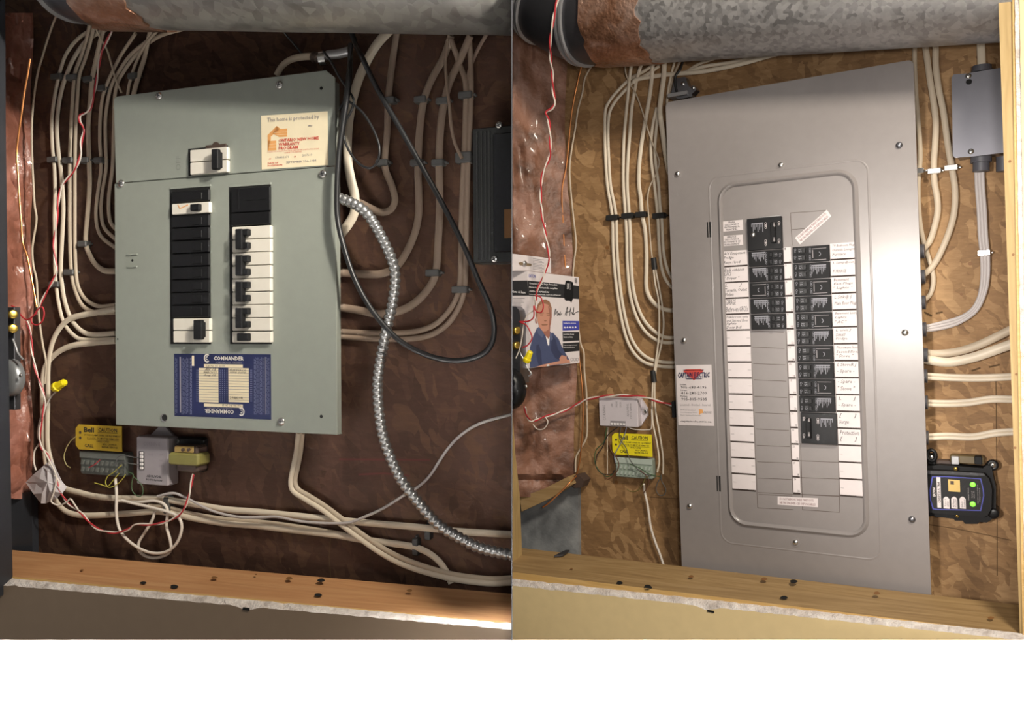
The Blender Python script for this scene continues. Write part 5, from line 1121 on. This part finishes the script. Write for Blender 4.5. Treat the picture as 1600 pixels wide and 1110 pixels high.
m = MB(); m.cyl(tp.P(819,411.5,.001), tp.n, .0045, .003, 14, dome=.002); m.build('hook_screw', M_chrome, parent=t)
m = MB()
for k in range(8): m.sheet([tp.P(x,y,.0004) for x,y in ((833,404+2.3*k),(850-(k*3)%6,406+2.3*k),(850-(k*3)%6,406.8+2.3*k),(833,404.8+2.3*k))][::-1])
m.build('tab_print', M_greyp, parent=t)
# ---------------- door bells
def rounded(F, pts, w0, w1, m_, name, par):
    m = MB(); m.prism([F.P(x,y,w1) for x,y in pts], (0,0,w0-w1)); return m.build(name, m_, parent=par)
t = thing('door_bell', B, B.P(800,560,.17), 'black door bell gong with brass terminals on grey plate, left edge of new alcove', 'door bell')
o = rounded(B, [(780,478),(806,479),(811,485),(813,495),(813,600),(780,600)], .14, .172, M_steel, 'base_plate', t); clip(o, 1)
def gong(F, px, py, w, r, keep, par, ms, h=.028):
    c = F.P(px,py,w); n = 36; prof = [(1,0),(1,.3),(.93,.62),(.8,.82),(.6,.93),(.3,.99),(.02,1)]; vs = []; m = MB()
    for q,z in prof:
        for i in range(n): a = 2*math.pi*i/n; vs.append(c+Vector((r*q*math.cos(a), r*q*math.sin(a)*1.15, h*z)))
    m.add(vs, [(k*n+i,k*n+(i+1)%n,(k+1)*n+(i+1)%n,(k+1)*n+i) for k in range(len(prof)-1) for i in range(n)]+[tuple(range(n-1,-1,-1)), tuple(range((len(prof)-1)*n, len(prof)*n))], True)
    o = m.build('gong', ms, parent=par); clip(o, keep); return o
gong(B, 798, 607, .172, .034, 1, t, M_blackG)
m = MB(); m.cyl(B.P(822,604,.198),(0,0,1),.0035,.002,14,dome=.002); m.build('gong_screw', M_chrome, parent=t)
for y in (518,541):
    m = MB(); m.cyl(B.P(803,y,.172),(1,.15,.5),.007,.012,18,dome=.002); m.build('terminal_screw', M_brass, parent=t)
m = MB(); m.tube(to3(B,[(812,550),(818,562),(824,575),(830,584),(826,588)],.19), .0014, n=8); m.build('striker_wire', M_bead, parent=t)
t = thing('door_bell', A, A.P(25,580,.06), 'grey door bell dome with brass terminals half hidden behind the dark jamb', 'door bell')
gong(A, 21, 590, .075, .0235, -1, t, mat('grey bell steel', (.3,.31,.32), .32, .5), .016)
m = MB(); m.cyl(A.P(33,587,.09),(0,0,1),.0025,.0015,12,dome=.001); m.build('gong_screw', M_chrome, parent=t)
for y in (492,514):
    m = MB(); m.cyl(A.P(19,y,.078),(1,.1,.6),.0065,.008,16,dome=.001); m.build('terminal_screw', M_brass, parent=t)
m = MB(); m.tube(to3(A,[(20,530),(24,540),(28,552),(36,562)],.088), .0015, n=8); m.build('striker_wire', M_bead, parent=t)
m = MB(); a_ = A.P(2,640,.07); b_ = A.P(24,480,.07); m.box((a_.x,a_.y,.062), (b_.x,b_.y,.072), .001); m.build('base_plate', M_steel, parent=t)

# ============================================================ NEW ALCOVE, RIGHT SIDE
cable(B, 'leftmost cream cable right of the new panel, swinging to its lower grommet', [(1430,66),(1429,90),(1431,140),(1434,180),(1437,215),(1438,250),(1435,285),(1436,330),(1441,368),(1450,400),(1457,425),(1458,445),(1452,462),(1440,472,.02)], .0034, .0024, CD, .008)
cable(B, 'middle cream cable right of the new panel, bending into the top grommet', [(1445,68),(1449,95),(1453,125),(1458,155),(1462,190),(1461,225),(1459,255),(1460,285),(1464,308),(1465,330),(1460,355),(1452,378),(1438,393,.03)], .0045, .0028, CD, .012)
cable(B, 'rightmost of three cream cables beside the new panel, bending into second grommet', [(1462,66),(1462,100),(1466,135),(1474,175),(1480,220),(1487,262),(1492,295),(1491,330),(1483,362),(1468,398),(1454,420),(1438,433,.03)], .0045, .0028, CD, .012)
for k,(dx) in enumerate((-5,0,5)):
    cable(B, ('left','middle','right')[k]+' strand of the grey triple cable below the steel junction box', [(1530+dx,262),(1531+dx,290),(1534+dx,330),(1536+dx,370),(1539+dx,400),(1539+dx*.9,435),(1534+dx*.8,462-dx*.3),(1522+dx*.6,485+dx*.3),(1500,500+dx*.8),(1475,508+dx*.9),(1440,515+dx*.6,.025)], .0026, .0022, M_cableG, .012)
cable(B, 'white cable dropping from the duct into the top of the steel junction box', [(1532,62),(1533,80),(1534,108,.02)], .0055, .003, M_cableL, .012)
cable(B, 'upper fat cream cable entering the new panel through the red ringed grommet', [(1440,552,.025),(1465,553),(1495,550),(1525,541),(1552,529),(1590,510)], .0062, .0045, CD, .016)
cable(B, 'lower fat white cable entering the new panel through the red ringed grommet', [(1440,560,.03),(1458,564),(1485,566),(1520,559),(1550,549),(1592,534)], .0072, .005, CL, .022)
for y,(ys1),nm in ((588,[(1440,588,.025),(1480,590),(1520,591),(1560,590),(1595,588)],'first'),(629,[(1440,630,.025),(1480,631),(1515,629),(1550,624),(1595,625)],'second'),(683,[(1440,684,.025),(1480,682),(1520,683),(1555,677),(1600,674)],'third')):
    for d,s in ((-2.8,'upper'),(2.8,'lower')):
        cable(B, '%s strand of the %s white cable pair below the fat cables, going right' % (s, nm), [(p[0],p[1]+d)+tuple(p[2:]) for p in ys1], .003, .0026, CL, .01)
for y,l in ((393,'topmost grey grommet on the new panel right side'),(433,'second grey grommet from the top on the new panel right side'),(473,'third grey grommet from the top on the new panel right side'),(515,'grey grommet where the triple grey cable enters the new panel'),(588,'grey grommet of the first white pair below the fat cables'),(629,'grey grommet of the second white pair below the fat cables'),(684,'lowest grey grommet on the new panel right side')):
    px = 1437+(y-393)*.021; c = B.P(px,y,.035); m = MB(); m.cyl(c-Vector((.006,0,0)),(1,0,0),.011,.013,18); tag(m.build('grommet', M_grom, B), l, 'grommet')
c = B.P(1441,555,.035); t = thing('grommet', B, c, 'grey grommet with red ring where the fat cables enter the new panel', 'grommet')
m = MB(); m.cyl(c-Vector((.006,0,0)),(1,0,0),.011,.014,18); m.build('sleeve', M_grom, parent=t); m = MB(); m.cyl(c-Vector((.006,0,0)),(1,0,0),.0118,.008,18); m.build('red_ring', M_red, parent=t)
for (x,y,l,w_) in ((1437,269,'bright tin strap on the leftmost cream cable right of the new panel',.008),(1461,269,'bright tin strap on the middle cream cable right of the new panel',.010),(1487,264,'bright tin strap on the rightmost cream cable right of the new panel',.010),(1538,396,'bright tin strap holding the grey triple cable below junction box',.009)):
    clip_(B, l, x, y, w_, .0048, M_strap, .0165)
# steel junction box
t = thing('junction_box', B, B.P(1527,175,0), 'square steel junction box with blank cover at the upper right by the stud', 'junction box')
x0 = B.P(1492,175,.05).x; x1 = B.P(1572,175,.05).x; y0 = B.P(1530,240,.05).y; y1 = B.P(1530,114,.05).y
m = MB(); m.box((x0,y0,0),(x1,y1,.052),.002); m.build('box_body', M_steel, parent=t)
q = [B.P(1487,122,.053),B.P(1490,117,.053),B.P(1512,115,.053),B.P(1572,105,.053),B.P(1576,238,.053),B.P(1520,245,.053),B.P(1492,247,.053),B.P(1489,243,.053)]
m = MB(); m.prism(q,(0,0,.002)); m.build('cover_plate', mat('brushed cover',(.16,.16,.18),.36,.85), parent=t)
for x,y,h in ((1513,119,126),(1517,237,None)):
    screw(B, t, x, y, .055, .0042, M_chrome)
m = MB(); m.cyl(B.P(1514,128,.055),(0,0,1),.0042,.0004,14); m.build('screw_slot_hole', M_hole, parent=t)
for (x,ya,yb,l) in ((1534,103,113,'upper'),(1533,245,268,'lower')):
    a, b = B.P(x,ya,.025), B.P(x,yb,.025); m = MB(); m.cyl(b,(a-b),.0135 if l=='upper' else .0115,(a-b).length,20); m.build('cable_connector', M_grom, parent=t)
    m = MB(); m.cyl(b+(a-b)*.6 if l=='lower' else b,(a-b),.0145,(a-b).length*.4,20); m.build('connector_collar', M_grom, parent=t)
a, b = B.P(1568,245,.025), B.P(1568,268,.025); m = MB(); m.cyl(b,(a-b),.01,(a-b).length,18); m.build('cable_connector', M_grom, parent=t)
# surge protector
t = thing('surge_protector', B, B.P(1500,765,0), 'black surge protector with green lamps fixed to the new panel right side', 'surge protector')
W0 = .055
def sp(pts, w0, w1, m_, name): 
    m = MB(); m.prism([B.P(x,y,w1) for x,y in pts], (0,0,w0-w1)); return m.build(name, m_, parent=t)
sp([(1440,732),(1448,729),(1468,727),(1536,732),(1542,727),(1549,729),(1552,745),(1556,762),(1556,795),(1550,812),(1542,817),(1530,816),(1528,819),(1508,819),(1504,814),(1492,814),(1490,811),(1462,808),(1458,806),(1448,808),(1440,806)], .004, .03, M_black, 'lower_case')
sp([(1444,737),(1450,735),(1537,741),(1545,748),(1550,765),(1549,795),(1543,806),(1536,809),(1455,802),(1446,800)], .03, .045, M_black, 'case')
sp([(1444,737.5),(1448,735.5),(1537,740),(1540,744),(1446,741)], .045, .048, mat('black top bevel',(.03,.03,.035),.3), 'case_rib')
def torus(px,py,w,R,r,sy=1.0,m_=None,name='mounting_ring'):
    c = B.P(px,py,w); p=[c+Vector((R*math.cos(a),R*sy*math.sin(a),0)) for a in [i*math.pi/9 for i in range(19)]]; m=MB(); m.tube(p,r,n=8,raw=True); return m.build(name,m_ or M_blackG,parent=t)
torus(1455.5,712,.03,.0062,.0028,1.35); torus(1551,727,.02,.0055,.0032)
m = MB(); a=B.P(1449,710,.03); b=B.P(1462,728,.03); m.box((a.x,b.y,.015),(b.x,a.y,.026),.002); m.build('mounting_ear', M_black, parent=t)
screw(B, t, 1455,715,.032,.0036,M_chrome); screw(B, t, 1551,727,.022,.0045,M_chrome)
m = MB(); m.cyl(B.P(1553,796,.0),(0,0,1),.008,.03,16,dome=.002); m.build('mounting_ear', M_blackG, parent=t)
M_brk = mat('olive brown bracket',(.13,.09,.035),.45)
m = MB(); a=B.P(1484,711,.02); b=B.P(1538,727,.02); m.box((a.x,b.y,.004),(b.x,a.y,.02),.002); m.build('bracket', M_brk, parent=t)
m = MB(); a=B.P(1448,718,.014); b=B.P(1488,731,.014); m.box((a.x,b.y,.002),(b.x,a.y,.014),.002); m.build('bracket', M_rust, parent=t)
for x in (1492,1528): 
    m = MB(); a=B.P(x-6,713,.024); b=B.P(x+7,727,.024); m.box((a.x,b.y,.01),(b.x,a.y,.024),.0015); m.build('latch', M_bead if x==1492 else M_black, parent=t)
for x,y in ((1493,733),(1495.5,806.5)): screw(B, t, x, y, .045 if y<740 else .031, .0028, M_brass)
F_ = [(1456,745),(1475,744.5),(1533,748),(1537,765),(1538,775),(1533,799),(1462,797),(1457,796),(1453,782),(1452.5,765)]
sp(F_, .045, .0456, M_blueb, 'blue_border')
cx_,cy_ = 1496,771
sp([(cx_+(x-cx_)*.955, cy_+(y-cy_)*.94) for x,y in F_], .0456, .0462, M_ink, 'face_label')
S_ = .0462
def face_rect(px, m_, name, dw=.0003):
    x0,x1,v0,v1 = rect(B,*px,S_); m=MB(); m.box((x0,v0,S_),(x1,v1,S_+dw),.0); return m.build(name,m_,parent=t)
face_rect((1464,746,1470,793.5),M_label,'name_strip'); face_rect((1481.5,750,1500,768.5),M_gold,'gold_label')
face_rect((1485,752,1490.5,757.5),M_rust,'gold_label_mark',.0006)
for x in (1474,1486.5,1499.5):
    x0,x1,v0,v1 = rect(B,x,776.5,x+9.5,795,S_); m=MB(); m.prism([Vector((a_,b_,S_)) for a_,b_ in ((x0,v0),(x1,v0),(x1,v1-.003),(x1-.003,v1),(x0+.003,v1),(x0,v1-.003))],(0,0,.0003)); m.build('white_tab', M_label, parent=t)
write(B,t,[('Type 2',(1476,780,1479,792),S_+.0003,1),('SPD',(1480,784,1482.5,792),S_+.0003,1),('All Phases',(1488.5,780,1491.5,793),S_+.0003,1),('Protected',(1492.5,781,1495,793),S_+.0003,1),('Indoor /',(1501.5,783,1504.5,793),S_+.0003,1),('Outdoor',(1505.5,781,1508,793),S_+.0003,1),('CHSPT2ULTRA',(1465,753,1469.3,786),S_+.0003,1,.02)],M_ink,'lettering')
write(B,t,[('EATON',(1457.5,762.5,1461.5,776),S_,1,.035),('SURGE PROTECTION',(1512.5,763,1514,782),S_,1),('Protected',(1518,768,1519.5,778),S_,1),('when lit',(1521,768,1522.5,779),S_,1),('Immediate Service Required',(1527,758,1528.5,787),S_,1),('if lamps are not lit',(1530,763,1531.5,784),S_,1)],M_label,'white_lettering')
for y in (757.5,788):
    m=MB(); m.cyl(B.P(1520,y,S_),(0,0,1),.0038,.0012,20,dome=.0006); m.build('green_lamp',M_led,parent=t)
